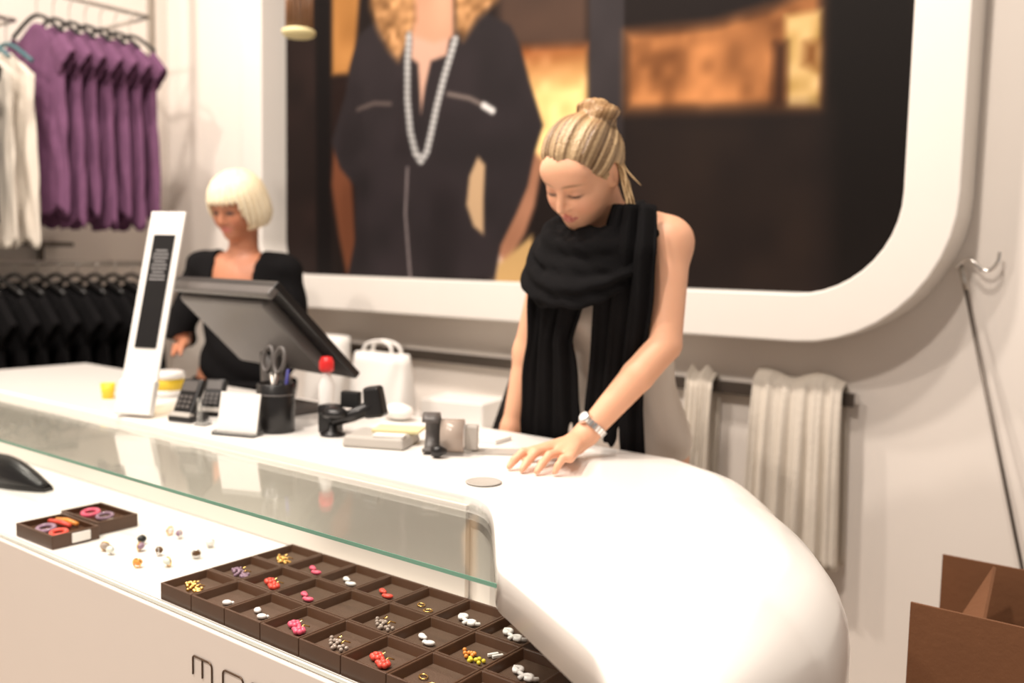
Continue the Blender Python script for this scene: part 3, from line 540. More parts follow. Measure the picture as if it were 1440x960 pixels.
def earring(kind, m2, side):
    b = MB()
    if kind in ('drop', 'drop1'): b.ell((0, 0, .004), (.009, .0065, .0045)); b.ell((.009*side, .003, .003), (.003, .003, .003), nu=8, nv=5)
    elif kind == 'bow':
        b.ell((0, 0, .004), (.0095, .006, .004)); b.ell((-side*.008, .002, .004), (.005, .004, .0035), nu=8, nv=5)
    elif kind == 'flower':
        for k in range(6): q = k*1.05; b.ell((.006*math.cos(q), .006*math.sin(q), .005), (.0055, .0055, .0048), nu=8, nv=5)
        b.ell((0, 0, .008), (.0045, .0045, .004), nu=8, nv=5); b.ell((-.010*side, .006, .004), (.006, .004, .004), nu=8, nv=5)
    elif kind in ('beads', 'cluster', 'multi'):
        n_ = 8 if kind != 'cluster' else 14; r = random.Random(n_+int(side*3))
        for k in range(n_): b.ell((r.uniform(-.013, .013), r.uniform(-.009, .009), .0035), (.0036, .0036, .0034), nu=8, nv=5)
    elif kind == 'ring': b.tube([(.008*math.cos(q), .006*math.sin(q), .0018) for q in np.linspace(0, 6.28, 16)[:-1]], .0012, 6, True)
    elif kind == 'knot': b.tube(smoothpath([(-.013, 0, .003), (-.004, .007, .005), (.006, .004, .006), (.004, -.006, .005), (-.004, -.003, .006), (.010, -.001, .004), (.015, .002, .003)], 22), .0034, 7)
    return b
for (c, r), j in jew.items():
    cx, cy = TX0+(c+.5)*TPX, TY0+(r+.5)*TPY; row = ('front', 'middle', 'back')[r]
    lab = f'black jewellery tray holding the {j[0]} earrings' if j else f'empty black jewellery tray in the {row} row of trays'
    t = thing('jewellery_tray', lab, 'tray', (cx, cy, ZF), 'black jewellery trays under the glass'); m = tray_mesh(); finish('tray_body', m.v, m.f, 'tray', t, smooth=m.sm, local=True, bevel=.0012); m = pad_mesh(); finish('pad', m.v, m.f, 'traypad', t, smooth=m.sm, local=True)
    if not j: continue
    mats_ = [j[2], j[2]] if j[1] != 'multi' else ['orange', 'lime']
    for s_ in ((-1, 1) if j[1] != 'drop1' else (1,)):
        b = earring(j[1], j[2], s_); x_, y_ = cx+s_*.0135-.002, cy-.012-s_*.006; zz = ZF+TH-.0122
        o = thing('earring', f'{j[0]} earring lying in a black tray', 'earring', (x_, y_, zz), f'pair of {j[0]} earrings', .5*s_); finish('ornament', b.v, b.f, mats_[0 if s_ < 0 else 1], o, smooth=True, local=True)
        if j[1] in ('flower', 'beads', 'cluster'):
            k = MB().tube([(0, .006, .007), (.004, .011, .010), (.012*s_, .015, .006)], .0012, 6); finish('ear_hook', k.v, k.f, 'gold', o, smooth=True, local=True)
    if j[1] == 'multi':
        for k_ in range(2): solo(MB().box((cx+.018+.009*k_, cy+.014, ZF+TH-.009), (.005, .018, .005), RZ(-.5)), 'earring', 'white', 'white bar earring lying beside the orange and yellow ones', 'earring', (cx+.018+.009*k_, cy+.014, ZF+TH-.0128), 'white bar earrings', bevel=.001)
# two black boxes of bangles
def openbox(c, s, rz, label, name='bangle_box'):
    t = thing(name, label, 'box', c, None, rz); w_, d_, h_ = s; i_ = .006; b = MB(); o = [(-w_/2, -d_/2), (w_/2, -d_/2), (w_/2, d_/2), (-w_/2, d_/2)]; q = [(x-math.copysign(i_, x), y-math.copysign(i_, y)) for x, y in o]
    V = [(x, y, 0) for x, y in o]+[(x, y, h_) for x, y in o]+[(x, y, h_) for x, y in q]+[(x, y, h_-.014) for x, y in q]
    F = [(3, 2, 1, 0)]+[(a*4+k, a*4+(k+1) % 4, (a+1)*4+(k+1) % 4, (a+1)*4+k) for a in range(3) for k in range(4)]+[(12, 13, 14, 15)]; b.add(V, F, False)
    finish('box_body', b.v, b.f, 'tray', t, smooth=False, local=True, bevel=.0015); return t
b1c = (-1.960, .957, ZF); b1 = openbox(b1c, (.155, .105, .03), .02, 'black open box of coral and lilac bangles with a white price tag')
m = MB().box((.079, .01, .016), (.003, .04, .02)); tg = finish('price_tag', m.v, m.f, 'paper', b1, smooth=False, local=True)
b2c = (-1.985, 1.065, ZF); b2 = openbox(b2c, (.155, .098, .03), .02, 'black open box of pink bangles behind the tagged bangle box')
def bangle(cx, cy, R_, r_, material, label, zz, tilt=.12, grp='bangles in the black boxes'):
    b = MB().tube([(R_*math.cos(q), R_*.8*math.sin(q), tilt*R_*math.sin(q)) for q in np.linspace(0, 2*math.pi, 25)[:-1]], r_, 8, True); o = finish('bangle', b.v, b.f, material, None, loc=(cx, cy, zz), smooth=True, local=True); tag(o, label, 'bangle', grp)
zb1 = ZF+.0240
bangle(b1c[0]-.008, b1c[1]-.022, .020, .005, 'lilac', 'lilac bangle lying in the tagged black box', zb1); bangle(b1c[0]+.045, b1c[1]-.020, .018, .005, 'coral', 'coral bangle lying beside the lilac bangle in the tagged box', zb1)
for k in range(2):
    b = MB().tube([(-.035, -.005, 0), (0, .001, .003), (.035, .006, 0)], [.005, .006, .005], 8); o = finish('coral_cuff', b.v, b.f, 'coral' if k < 1 else 'orange', None, loc=(b1c[0]-.022, b1c[1]+.015+.016*k, zb1), smooth=True, local=True); tag(o, ['coral cuff bar lying next to the bangles in the tagged box', 'orange cuff bar lying behind the coral bar in the tagged box'][k], 'bracelet', 'coral cuffs in the tagged box')
bangle(b2c[0]-.030, b2c[1]-.005, .020, .005, 'pink', 'pink bangle lying in the rear black box', zb1); bangle(b2c[0]+.020, b2c[1]+.002, .019, .004, 'lilac', 'lilac bangle lying next to the pink one in the rear box', zb1); bangle(b2c[0]+.058, b2c[1]-.004, .008, .0025, 'smoke', 'small pale ring lying beside the bangles in the rear box', zb1-.002)
# loose rings on the white floor of the display
loose = [(155, 780, 'palegreen', 'pale green glass ring'), (147, 775, 'smoke', 'clear grey ring lying beside a pale green ring'), (200, 765, 'black', 'black stone ring'), (198, 775, 'lilac', 'pale pink ring beside the black stone ring'), (224, 781, 'brown', 'dark brown stone ring'), (194, 798, 'orange', 'orange stone ring'), (276, 785, 'brown', 'brown and gold stone ring'), (238, 752, 'white', 'white flower ring'), (252, 757, 'lilac', 'pale rose ring beside the white flower ring'), (235, 797, 'palegreen', 'pale glass ring beside the orange stone ring'), (295, 770, 'white', 'white stone ring beside the brown and gold ring')]
for i, (x, y, m_, l_) in enumerate(loose):
    p = PZ(x, y, ZF); t = thing('finger_ring', l_+' lying on the white display floor', 'ring', tuple(map(float, p)), None, i*.7)
    b = MB().ell((0, 0, .012), (.010, .008, .007)); finish('stone', b.v, b.f, m_, t, smooth=True, local=True); b = MB().tube([(.009*math.cos(q), .003, .0105+.009*math.sin(q)) for q in np.linspace(0, 6.28, 17)[:-1]], .0015, 6, True); finish('band', b.v, b.f, 'gold' if i % 2 else 'chrome', t, smooth=True, local=True)
# dark shoe at the far end of the display
p = PZ(18, 683, ZF); t = thing('dark_shoe', 'dark brown leather shoe standing on the display floor under the glass', 'shoe', tuple(map(float, p)), None, .25); b = MB(); g = []
for v in np.linspace(0, 1, 14):
    x = -.13+.26*v; h_ = .055*(1-v)**.8+.028*math.sin(math.pi*min(1, v*1.05))+.008; ww = .034*(math.sin(math.pi*(v*.88+.08))**.5); g.append([(x, ww*math.cos(q), .010+h_*max(0, math.sin(q))) for q in np.linspace(-.3, math.pi+.3, 13)])
b.sheet(g); finish('upper', b.v, b.f, 'black', t, smooth=True, local=True, solid=.003); b = MB().prism([(-.133+.266*v, s_*.036*(math.sin(math.pi*(v*.86+.09))**.5)) for s_, rng_ in ((-1, np.linspace(0, 1, 14)), (1, np.linspace(1, 0, 14))) for v in rng_], 0, .011); finish('sole', b.v, b.f, 'black', t, smooth=False, local=True)
#PEOPLE
# ------------------------------------------------------------------ people: bodies as blended implicit surfaces
def ev(prims, P):
    d = np.full(len(P), 1e3)
    for pr in prims:
        t = pr[0]
        if t == 'c':
            _, a, b, r1, r2, k = pr; a = np.asarray(a, float); e = np.asarray(b, float)-a; h = np.clip((P-a)@e/max(e@e, 1e-9), 0, 1); x = np.linalg.norm(P-a-h[:, None]*e, axis=1)-(r1+(r2-r1)*h)
        else:
            _, c, rd, Rm_, k = pr[:5]; q = (P-np.asarray(c, float))@Rm_; rd = np.asarray(rd, float); k0 = np.linalg.norm(q/rd, axis=1); k1 = np.linalg.norm(q/rd**2, axis=1)+1e-9; x = k0*(k0-1)/k1
        if t == 's': x = -x; h = np.clip(.5+.5*(x-d)/k, 0, 1); d = d+(x-d)*h+k*h*(1-h)
        else: h = np.clip(.5+.5*(d-x)/k, 0, 1); d = d+(x-d)*h-k*h*(1-h)
    return d
def polygonise(fn, lo, hi, h):
    lo = np.asarray(lo, float); n = (np.ceil((np.asarray(hi)-lo)/(4*h)).astype(int)+1); ax_ = [lo[i]+4*h*(np.arange(n[i])+.375) for i in range(3)]
    cg = np.stack(np.meshgrid(*ax_, indexing='ij'), -1).reshape(-1, 3); dc = fn(cg).reshape(n)
    D = np.repeat(np.repeat(np.repeat(dc, 4, 0), 4, 1), 4, 2).astype(np.float32); act = np.abs(dc) < 4*h*2.6
    idx = np.argwhere(np.repeat(np.repeat(np.repeat(act, 4, 0), 4, 1), 4, 2))
    for i in range(0, len(idx), 200000):
        k = idx[i:i+200000]; D[k[:, 0], k[:, 1], k[:, 2]] = fn(lo+h*k)
    S = D < 0; cor = [(a, b, c) for a in (0, 1) for b in (0, 1) for c in (0, 1)]; sh = [m-1 for m in D.shape]
    sl = lambda A, c: A[c[0]:c[0]+sh[0], c[1]:c[1]+sh[1], c[2]:c[2]+sh[2]]
    cnt = sum(sl(S, c).astype(np.int8) for c in cor); cells = np.argwhere((cnt > 0) & (cnt < 8)); acc = np.zeros((len(cells), 3)); num = np.zeros(len(cells))
    val = {c: D[cells[:, 0]+c[0], cells[:, 1]+c[1], cells[:, 2]+c[2]] for c in cor}
    for i, c1 in enumerate(cor):
        for c2 in cor[i+1:]:
            if sum(abs(a-b) for a, b in zip(c1, c2)) == 1:
                v1, v2 = val[c1], val[c2]; mk = (v1 < 0) != (v2 < 0); t = np.where(mk, v1/(v1-v2+1e-12), 0)
                acc += np.where(mk[:, None], np.array(c1)+t[:, None]*(np.array(c2)-np.array(c1)), 0); num += mk
    V = lo+h*(cells+acc/num[:, None]); ID = -np.ones(sh, np.int64); ID[cells[:, 0], cells[:, 1], cells[:, 2]] = np.arange(len(cells)); F = []
    for a in range(3):
        b, c = (a+1) % 3, (a+2) % 3; s0 = [slice(None)]*3; s1 = [slice(None)]*3; s0[a] = slice(0, -1); s1[a] = slice(1, None)
        e = np.argwhere(S[tuple(s0)] != S[tuple(s1)]); e = e[(e[:, b] > 0) & (e[:, c] > 0) & (e[:, b] < sh[b]) & (e[:, c] < sh[c])]
        def g(db, dc_):
            k = e.copy(); k[:, b] -= db; k[:, c] -= dc_; return ID[k[:, 0], k[:, 1], k[:, 2]]
        q = np.stack([g(1, 1), g(0, 1), g(0, 0), g(1, 0)], 1); fl_ = S[e[:, 0], e[:, 1], e[:, 2]]; q[~fl_] = q[~fl_][:, ::-1]; F.append(q[(q >= 0).all(1)])
    return V, np.concatenate(F).tolist()
def sdfmesh(name, fn, lo, hi, h, material, parent, colf=None):
    V, F = polygonise(fn, lo, hi, h); return finish(name, V, F, material, parent, smooth=True, cols=colf(V) if colf else None, fixn=False)
def headframe(c, fwd, roll):
    f = np.asarray(fwd, float); f /= np.linalg.norm(f); l = np.cross((0, 0, 1), f); l /= np.linalg.norm(l); u = np.cross(f, l)          # l: the person's left
    l2 = l*math.cos(roll)+u*math.sin(roll); u2 = -l*math.sin(roll)+u*math.cos(roll)
    return np.asarray(c, float), np.stack([f, l2, u2], 1)
def head_prims(c, B, s=1.0):
    L = lambda x, y, z: c+B@(np.array([x, y, z])*s); R_ = B; E = lambda p, r, k, t='e': (t, L(*p), np.array(r)*s, R_, k*s)
    pr = [E((-.012, 0, .022), (.094, .075, .094), .01), E((.018, 0, -.040), (.064, .058, .070), .035), E((.056, 0, -.086), (.026, .028, .022), .03), E((.050, .030, -.030), (.034, .030, .034), .025), E((.050, -.030, -.030), (.034, .030, .034), .025),
          E((.062, 0, .040), (.030, .056, .034), .03)]
    for y in (-.031, .031): pr += [E((.094, y, .004), (.016, .019, .011), .012, 's')]
    for y in (-.031, .031): pr += [E((.072, y, .002), (.0145, .0165, .0125), .004)]
    pr += [('c', L(.084, 0, .008), L(.103, 0, -.030), .0065*s, .0095*s, .010*s), E((.092, .010, -.034), (.009, .007, .006), .006), E((.092, -.010, -.034), (.009, .007, .006), .006),
           E((.083, 0, -.057), (.011, .021, .0055), .005), E((.081, 0, -.067), (.011, .018, .0065), .005), E((.074, 0, -.0615), (.02, .024, .0018), .003, 's')]
    for y in (-.074, .074): pr += [E((-.012, y, -.006), (.017, .007, .029), .008), E((-.010, y*1.07, -.004), (.008, .004, .016), .004, 's')]
    return pr
def face_cols(V, c, B, base, s=1.0, eye=0, lip=(.62, .20, .17), brow=(.22, .12, .06)):
    q = (V-c)@B/s; C_ = np.tile(np.array(base, float), (len(V), 1))
    def mix(m, col): C_[:] = C_*(1-m[:, None])+np.array(col)*m[:, None]
    fr = q[:, 0] > .045
    bl = np.exp(-(((np.abs(q[:, 1])-.042)/.02)**2+((q[:, 2]+.035)/.02)**2))*fr; mix(bl*.35, (base[0]*.95, base[1]*.62, base[2]*.6))
    lp_ = (np.abs(q[:, 1]) < .023) & (np.abs(q[:, 2]+.062) < .0105*(1-(q[:, 1]/.026)**2)) & (q[:, 0] > .066); mix(lp_*.85, lip)
    ey = np.abs(q[:, 1])-.031; ln = np.exp(-((ey/.017)**4))*np.exp(-(((q[:, 2]+.0055+.10*0-12*ey**2*.4)/.0035)**2))*fr; mix(np.clip(ln*1.2, 0, 1), (.035, .02, .015))
    sh_ = np.exp(-((ey/.018)**4))*np.exp(-(((q[:, 2]-.004)/.007)**2))*fr; mix(sh_*.35, (base[0]*.55, base[1]*.42, base[2]*.40))
    if eye: mix(np.clip(np.exp(-((ey/.014)**4))*np.exp(-(((q[:, 2]-.001)/.0065)**2))*fr*1.1, 0, .9)*eye, (.05, .03, .025))
    br = np.exp(-(((ey)/.02)**4))*np.exp(-(((q[:, 2]-.0245+8*(ey-.004)**2)/.0035)**2))*fr; mix(np.clip(br*.8, 0, 1), brow)
    return C_
def hand_prims(W, kn, tips, thumb, rw=.026, k=.010, lift=.012):
    W = np.asarray(W, float); pr = []
    for i, (a, t) in enumerate(zip(kn, tips)):
        a = np.asarray(a, float); t = np.asarray(t, float); pr.append(('c', W+(a-W)*.12, a, .019, .0115, k)); m1 = a+(t-a)*.45+np.array([0, 0, lift]); m2 = a+(t-a)*.78+np.array([0, 0, lift*.6])
        r = (.0092, .0095, .0090, .0080)[i]; pr += [('c', a, m1, r*1.1, r, .004), ('c', m1, m2, r, r*.92, .003), ('c', m2, t, r*.92, r*.75, .003)]
    th = [np.asarray(p, float) for p in thumb]; pr += [('c', th[0], th[1], .015, .0105, .008), ('c', th[1], th[2], .0105, .0085, .003)]
    return pr
I3 = np.eye(3)
# ---- the woman leaning on the counter
xw = -1.13
wm = thing('person', 'woman with blonde bun, black scarf and bare arms leaning on the counter looking down', 'person', (xw, 1.95, 0))
HC, HB = headframe((-1.118, 1.725, 1.560), (-.10, -.80, -.60), -.16)
LS, LE, LW = np.array((-.972, 1.865, 1.412)), np.array((-.938, 1.80, 1.185)), np.array((-1.052, 1.668, .990))
RS, RE, RW_ = np.array((-1.29, 1.87, 1.385)), np.array((-1.372, 1.885, 1.13)), np.array((-1.405, 1.86, .93))
kn = [PZ(x, y, ZT+.036) for x, y in ((750, 634), (768, 632), (786, 636), (801, 643))]; tips = [PZ(x, y, ZT+.0085) for x, y in ((716, 656), (734, 660), (755, 663), (780, 664))]
HW = LW+np.array((-.006, -.035, -.018))
th = [HW+np.array((-.03, -.03, -.008)), np.array((-1.105, 1.57, ZT+.022)), np.array((-1.118, 1.53, ZT+.010))]
torso = [('e', (xw, 1.945, .93), (.165, .115, .13), I3, .02), ('e', (xw, 1.945, 1.06), (.128, .098, .14), I3, .06), ('e', (xw, 1.92, 1.22), (.140, .105, .15), I3, .06), ('e', (xw, 1.89, 1.36), (.145, .085, .10), I3, .06),
         ('e', (xw+.065, 1.83, 1.245), (.055, .055, .055), I3, .04), ('e', (xw-.065, 1.83, 1.235), (.055, .055, .055), I3, .04)]
legs = []
for s_ in (-1, 1): legs += [('c', (xw+s_*.085, 1.95, .88), (xw+s_*.085, 1.94, .48), .088, .055, .05), ('c', (xw+s_*.085, 1.94, .48), (xw+s_*.085, 1.97, .08), .053, .034, .03), ('c', (xw+s_*.085, 1.98, .035), (xw+s_*.095, 1.83, .028), .033, .027, .03)]
arms = [('c', RS, RE, .047, .039, .03), ('c', RE, RW_, .037, .024, .02), ('c', RW_, RW_+np.array((0, -.03, -.10)), .026, .022, .02),
        ('c', LS+np.array((-.02, .0, .0)), LS, .052, .052, .05), ('c', LS, LE, .050, .037, .03), ('c', LE, LE+(LW-LE)*.35, .037, .0365, .006), ('c', LE+(LW-LE)*.35, LW, .0365, .0255, .006), ('c', LW, HW, .0255, .026, .015)]
neck = [('c', (xw, 1.87, 1.43), HC+HB@np.array((-.03, 0, -.06)), .055, .050, .03), ('c', (xw-.1, 1.875, 1.42), (xw+.1, 1.875, 1.43), .05, .05, .05)]
allp = torso+legs+neck+arms+hand_prims(HW, kn, tips, th)+head_prims(HC, HB)
SK = (.80, .43, .27)
def skin_w(V):
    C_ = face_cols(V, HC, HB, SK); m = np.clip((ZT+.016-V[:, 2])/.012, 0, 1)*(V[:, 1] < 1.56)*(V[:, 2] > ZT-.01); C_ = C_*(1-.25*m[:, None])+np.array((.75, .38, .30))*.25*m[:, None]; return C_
bodyo = sdfmesh('body', lambda P: ev(allp, P), (-1.50, 1.42, -.01), (-.85, 2.12, 1.74), .0042, 'skin', wm, skin_w)
# sleeveless satin top and trousers
def top_fn(P):
    d = ev(torso, P)-.009-.004*np.sin(P[:, 2]*55+P[:, 0]*30+3*np.sin(P[:, 0]*25))*np.clip((1.12-P[:, 2])*6, 0, 1)-.012*np.clip((1.10-P[:, 2])*5, 0, 1); d = np.maximum(d, P[:, 2]-1.40); d = np.maximum(d, .80-P[:, 2]); return d
sdfmesh('top', top_fn, (-1.40, 1.72, .76), (-.86, 2.12, 1.44), .006, 'satin', wm)
sdfmesh('trousers', lambda P: np.maximum(ev(torso[:2]+legs, P)-.010, np.maximum(P[:, 2]-.83, .09-P[:, 2])), (-1.42, 1.76, .06), (-.84, 2.12, .94), .009, 'blackcloth', wm)
# hair swept back into a bun
bun = HC+HB@np.array((-.080, .014, .092)); bax = HB@np.array((-.68, .10, .72)); bax = bax/np.linalg.norm(bax)
def hair_ang(P):
    q = (P-HC)@HB; x = q[:, 0]+.115; y = q[:, 1]-.004; z = q[:, 2]-.055; return np.arctan2(y, x*.42+z*.91), q
def hair_fn(P):
    a, q = hair_ang(P); d = ev([('e', HC+HB@np.array((-.014, 0, .026)), (.105, .086, .103), HB, .01)], P); d = d-.0013*np.sin(a*41+2*np.sin(a*9))-.0011*np.sin(a*83+3*np.sin(a*5))-.0030*np.sin(a*11+1.5)*np.clip((q[:, 2]-.0)*12, 0, 1)
    cut = np.maximum(q[:, 0]*.80-q[:, 2]*.60-.027+.05*np.abs(q[:, 1])-.0022*np.sin(q[:, 1]*260)-.0018*np.sin(q[:, 1]*610), -(q[:, 2]+.070-.35*np.clip(-q[:, 0], 0, .08))); cut = np.maximum(cut, np.where(np.abs(q[:, 1]) > .05, q[:, 0]-.034-(q[:, 2]-.0)*.55, -1)); hh = np.clip(.5+.5*(cut-d)/.034, 0, 1); d = d*(1-hh)+cut*hh+.034*hh*(1-hh)
    ear = np.sqrt(((q[:, 0]+.010)/.024)**2+((q[:, 2]+.008)/.034)**2)-1; d = np.maximum(d, np.where(np.abs(q[:, 1]) > .062, -ear*.02, -1))
    r = P-bun; t = r@bax; rr = np.linalg.norm(r-t[:, None]*bax, axis=1); an = np.arctan2(r@HB[:, 1], r@np.cross(bax, HB[:, 1]))
    bn = np.sqrt((np.sqrt(rr**2+1e-9)-.024)**2+(t-.013)**2)-.0225-.003*np.sin(an*3+t*150)-.0015*np.sin(an*2+rr*500); bn = np.minimum(bn, np.linalg.norm(r-bax*.016, axis=1)-.028)
    h = np.clip(.5+.5*(bn-d)/.008, 0, 1); return bn*(1-h)+d*h-.008*h*(1-h)
def hair_cols(V):
    a, q = hair_ang(V); n_ = .5+.28*np.sin(a*23+1.3*np.sin(a*7))+.22*np.sin(a*57+2); n_ = np.clip(n_, 0, 1)[:, None]; n_ = np.clip(n_+.25*np.sin(a*5+.7)[:, None], 0, 1); b = np.array((.13, .070, .030))*(1-n_)+np.array((.58, .41, .23))*n_
    up_ = np.clip((q[:, 2]-.095)*25, 0, 1)[:, None]*np.clip((-q[:, 0]-.0)*30, 0, 1)[:, None]; return b*(1-.55*up_)+np.array((.34, .16, .05))*.55*up_
hr = sdfmesh('hair', hair_fn, HC-.19, HC+np.array((.19, .19, .22)), .0036, 'hair', wm, hair_cols)
st = MB()
for k in range(16):
    r = random.Random(k); p0 = HC+HB@np.array((-.035-.02*r.random(), .074, -.03+.05*r.random())); l_ = .06+.08*r.random()
    st.tube(smoothpath([p0, p0+np.array((.010+.01*r.random(), .005, -l_*.45)), p0+np.array((.020+.03*r.random(), -.01+.03*r.random(), -l_))], 8), [.0022]*6+[.0014, .0006], 5)
finish('loose_strands', st.v, st.f, 'hair', hr, smooth=True, cols=np.tile((.55, .38, .20), (len(st.v), 1)))
# black scarf: loops round the neck and two hanging ends
sf_c = np.array((-1.125, 1.80, 1.402))
def loop(P, c, Rr, rr_, tilt, ph):
    q = P-c; z = q[:, 2]+q[:, 1]*tilt*-1+0; rad_ = np.sqrt((q[:, 0]/1.12)**2+(q[:, 1])**2); an = np.arctan2(q[:, 1], q[:, 0]); fold = .0055*np.sin(6*np.arctan2(z, rad_-Rr)+an*2.2+ph)+.003*np.sin(an*5+ph+z*40)+.0015*np.sin(an*17+z*160+ph)
    return np.sqrt((rad_-Rr)**2+(z*.80)**2)-rr_-fold
def scarf_fn(P):
    a = loop(P, sf_c+np.array((.004, .0, .014)), .090, .042, .42, 0); b = loop(P, sf_c+np.array((-.004, -.018, -.022)), .102, .037, .66, 2); h = np.clip(.5+.5*(b-a)/.012, 0, 1); d = b*(1-h)+a*h-.012*h*(1-h)
    hd = ev([('e', HC+HB@np.array((.018, 0, -.040)), (.070, .064, .078), HB, .01)], P); return np.maximum(d, -hd+.002)
scf = tag(sdfmesh('scarf', scarf_fn, (-1.36, 1.57, 1.22), (-.88, 2.02, 1.58), .005, 'blackcloth', wm), 'black crinkled scarf looped round the neck with two long ends')
def scarf_end(left_px, right_px, ys_, yd, seed, folds):
    r = np.random.default_rng(seed); ph = r.random(4)*6; g = []
    for i, v in enumerate(np.linspace(0, 1, 40)):
        yy = np.interp(v, np.linspace(0, 1, len(ys_)), ys_); xl = np.interp(v, np.linspace(0, 1, len(left_px)), left_px); xr_ = np.interp(v, np.linspace(0, 1, len(right_px)), right_px); dep = np.interp(v, np.linspace(0, 1, len(yd)), yd); row = []
        for u in np.linspace(0, 1, 44):
            p = PY(xl+(xr_-xl)*u+2.0*math.sin(v*17+ph[0])*(u-.5), yy, dep); q = .011*math.sin(u*folds*6.28+ph[1]+1.2*math.sin(v*4+ph[2]))+.005*math.sin(u*folds*13.7+v*5+ph[3]); q *= 1-.62*v; row.append((p[0], p[1]+q-.02*(1-v)*math.sin(u*math.pi), p[2]+.006*math.sin(u*23+ph[0])*(v > .97)))
        g.append(row)
    b = MB(); b.sheet(g); part(b, 'scarf_end', 'blackcloth', scf, solid=.006)
scarf_end([862, 842, 834, 828, 822, 818], [918, 921, 917, 909, 903, 908], [288, 350, 420, 500, 580, 660], [1.775, 1.735, 1.745, 1.785, 1.822, 1.828], 3, 3.2)
scarf_end([748, 746, 744, 738, 733, 738], [842, 822, 806, 812, 818, 815], [372, 430, 480, 530, 590, 650], [1.74, 1.735, 1.745, 1.775, 1.818, 1.828], 5, 3.0)
# wrist watch
ad = LE-LW; ad /= np.linalg.norm(ad); wc = LW+ad*.022; e1 = np.cross(ad, (0, 0, 1)); e1 /= np.linalg.norm(e1); e2 = np.cross(e1, ad); wt_ = thing('wrist_watch', 'silver wrist watch with a metal bracelet worn on the forearm resting on the counter', 'watch', tuple(map(float, wc)))
for k in range(22):
    q = 2*math.pi*k/22; o_ = Vector(e1*math.cos(q)+e2*math.sin(q)); R = Matrix([[float(x) for x in row] for row in np.stack([np.cross(np.array(o_), ad), np.array(o_), ad], 1)]); part(MB().box(Vector(wc)+o_*.0315, (.0080, .003, .015), R), 'link', 'chrome', wt_, bevel=.0008)
fd = e2*.85-e1*.0+np.array((.1, -.5, 0)); fd -= ad*(fd@ad); fd /= np.linalg.norm(fd); R = Matrix([[float(x) for x in row] for row in np.stack([np.cross(fd, ad), ad, fd], 1)])
part(MB().lathe([(0, 0), (.0135, 0), (.0145, .002), (.0145, .006), (.012, .008), (0, .008)], Vector(wc+fd*.031), 24, R), 'case', 'chrome', wt_); part(MB().lathe([(0, .008), (.0115, .008), (.011, .0088), (0, .0088)], Vector(wc+fd*.031), 24, R), 'dial', 'white', wt_)
# ---- the shop assistant behind the till
bc = np.array((-2.76, 2.05, 0)); fw = np.array((.45, -.89, 0)); fw /= np.linalg.norm(fw); lf = np.array((-fw[1], fw[0], 0)); B0 = np.stack([lf, -fw, (0, 0, 1)], 1)
wb = thing('person', 'woman with platinum blonde bob and black cardigan standing behind the till screen', 'person', tuple(map(float, bc)))
G = lambda x, y, z: bc+lf*x+fw*y+np.array((0, 0, z))
HC2, HB2 = headframe(PY(333, 290, 2.0), fw*np.array((1, 1, 1))+np.array((-.22, 0, -.34)), -.02)
hx = float((HC2-bc)@lf)
t2 = [('e', G(hx, 0, .93), (.16, .11, .13), B0, .02), ('e', G(hx, 0, 1.06), (.13, .095, .14), B0, .06), ('e', G(hx, .01, 1.20), (.14, .10, .13), B0, .06), ('e', G(hx, .01, 1.29), (.15, .075, .07), B0, .05), ('c', G(hx-.14, 0, 1.325), G(hx+.14, 0, 1.315), .045, .045, .05)]
hb = PY(256, 488, 1.88); W2 = hb+np.array((-.07, .06, .02))
a2 = [('c', G(hx-.165, 0, 1.315), G(hx-.235, .03, 1.09), .045, .038, .03), ('c', G(hx-.235, .03, 1.09), W2, .037, .026, .02), ('c', G(hx+.165, 0, 1.305), G(hx+.215, .02, 1.08), .045, .038, .03), ('c', G(hx+.215, .02, 1.08), G(hx+.15, .13, .87), .036, .026, .02)]
kn2 = [hb+np.array((-.012+.018*i, .018-.012*i, .012)) for i in range(4)]; tp2 = [k_+np.array((.045, -.045, -.028)) for k_ in kn2]
l2 = []
for s_ in (-1, 1): l2 += [('c', G(hx+s_*.085, 0, .9), G(hx+s_*.085, .01, .48), .085, .055, .05), ('c', G(hx+s_*.085, .01, .48), G(hx+s_*.085, -.02, .08), .053, .034, .03), ('c', G(hx+s_*.085, -.03, .035), G(hx+s_*.09, .12, .028), .033, .027, .03)]
n2_ = [('c', G(hx, 0, 1.33), HC2+HB2@np.array((-.02, 0, -.06)), .052, .050, .03)]
rh = [G(hx+.15, .15, .85)+lf*0+lf*(.012*(i-1.5))+fw*.05 for i in range(4)]
allb = t2+l2+a2+n2_+hand_prims(W2+(hb-W2)*.25, kn2, tp2, [hb+np.array((-.02, -.01, 0)), hb+np.array((.01, -.035, -.01)), hb+np.array((.03, -.055, -.02))])+hand_prims(G(hx+.15, .14, .865), rh, [k_+fw*.055+np.array((0, 0, -.025)) for k_ in rh], [G(hx+.12, .15, .85), G(hx+.11, .18, .83), G(hx+.105, .20, .81)])+head_prims(HC2, HB2, .97)
lo = np.array((-3.25, 1.70, -.01)); hi = np.array((-2.35, 2.40, 1.72))
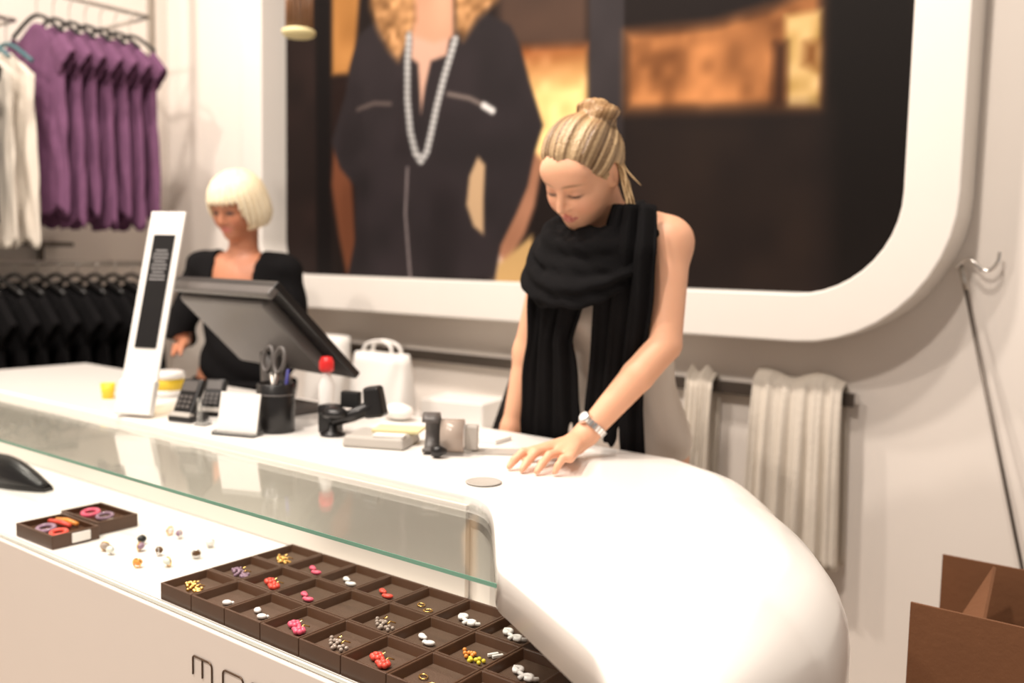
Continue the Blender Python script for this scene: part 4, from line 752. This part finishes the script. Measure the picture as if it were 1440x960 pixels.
sdfmesh('body', lambda P: ev(allb, P), lo, hi, .0052, 'skin', wb, lambda V: face_cols(V, HC2, HB2, (.46, .19, .105), .97, eye=1.0))
def card_fn(P):
    d = ev(t2+a2, P)-.012-.003*np.sin(P[:, 2]*60+P[:, 0]*40); q = P-G(hx, 0, 0); x = q@lf; y = q@fw; d = np.maximum(d, -np.maximum(np.maximum(np.abs(x)-.078, -(y-.0)), 1.13-P[:, 2])); d = np.maximum(d, .82-P[:, 2])
    d = np.maximum(d, .05-np.linalg.norm(P-(W2+(hb-W2)*.4), axis=1)); d = np.maximum(d, .06-np.linalg.norm(P-G(hx+.15, .17, .83), axis=1)); return np.maximum(d, -np.maximum(np.abs(x)-.085, 1.345-P[:, 2]))
sdfmesh('cardigan', card_fn, lo, hi, .0065, 'blackcloth', wb)
sdfmesh('skirt', lambda P: np.maximum(ev(t2[:2]+l2[:2]+l2[3:5], P)-.02, np.maximum(P[:, 2]-.92, .42-P[:, 2])), (lo[0], 1.8, .38), (hi[0], 2.35, .96), .010, 'blackcloth', wb)
def bob_fn(P):
    q = (P-HC2)@HB2; a = np.arctan2(q[:, 1], q[:, 0]); d = ev([('e', HC2+HB2@np.array((-.012, 0, .022)), (.112, .098, .106), HB2, .01), ('e', HC2+HB2@np.array((-.03, 0, -.035)), (.085, .098, .075), HB2, .04)], P)-.003*np.sin(a*26+q[:, 2]*30)-.002*np.sin(a*53)
    fr = np.maximum(np.maximum(-(q[:, 0]-.030), q[:, 2]-.032-.006*np.sin(a*30)), np.abs(q[:, 1])-.066); d = np.maximum(d, -fr); return np.maximum(d, -(q[:, 2]+.080))
def bob_cols(V):
    q = (V-HC2)@HB2; a = np.arctan2(q[:, 1], q[:, 0]); n_ = np.clip(.5+.3*np.sin(a*26+1)+.2*np.sin(a*61), 0, 1)[:, None]; return np.array((.72, .58, .36))*(1-n_)+np.array((.88, .80, .62))*n_
sdfmesh('hair', bob_fn, HC2-.16, HC2+.16, .0045, 'hair', wb, bob_cols)
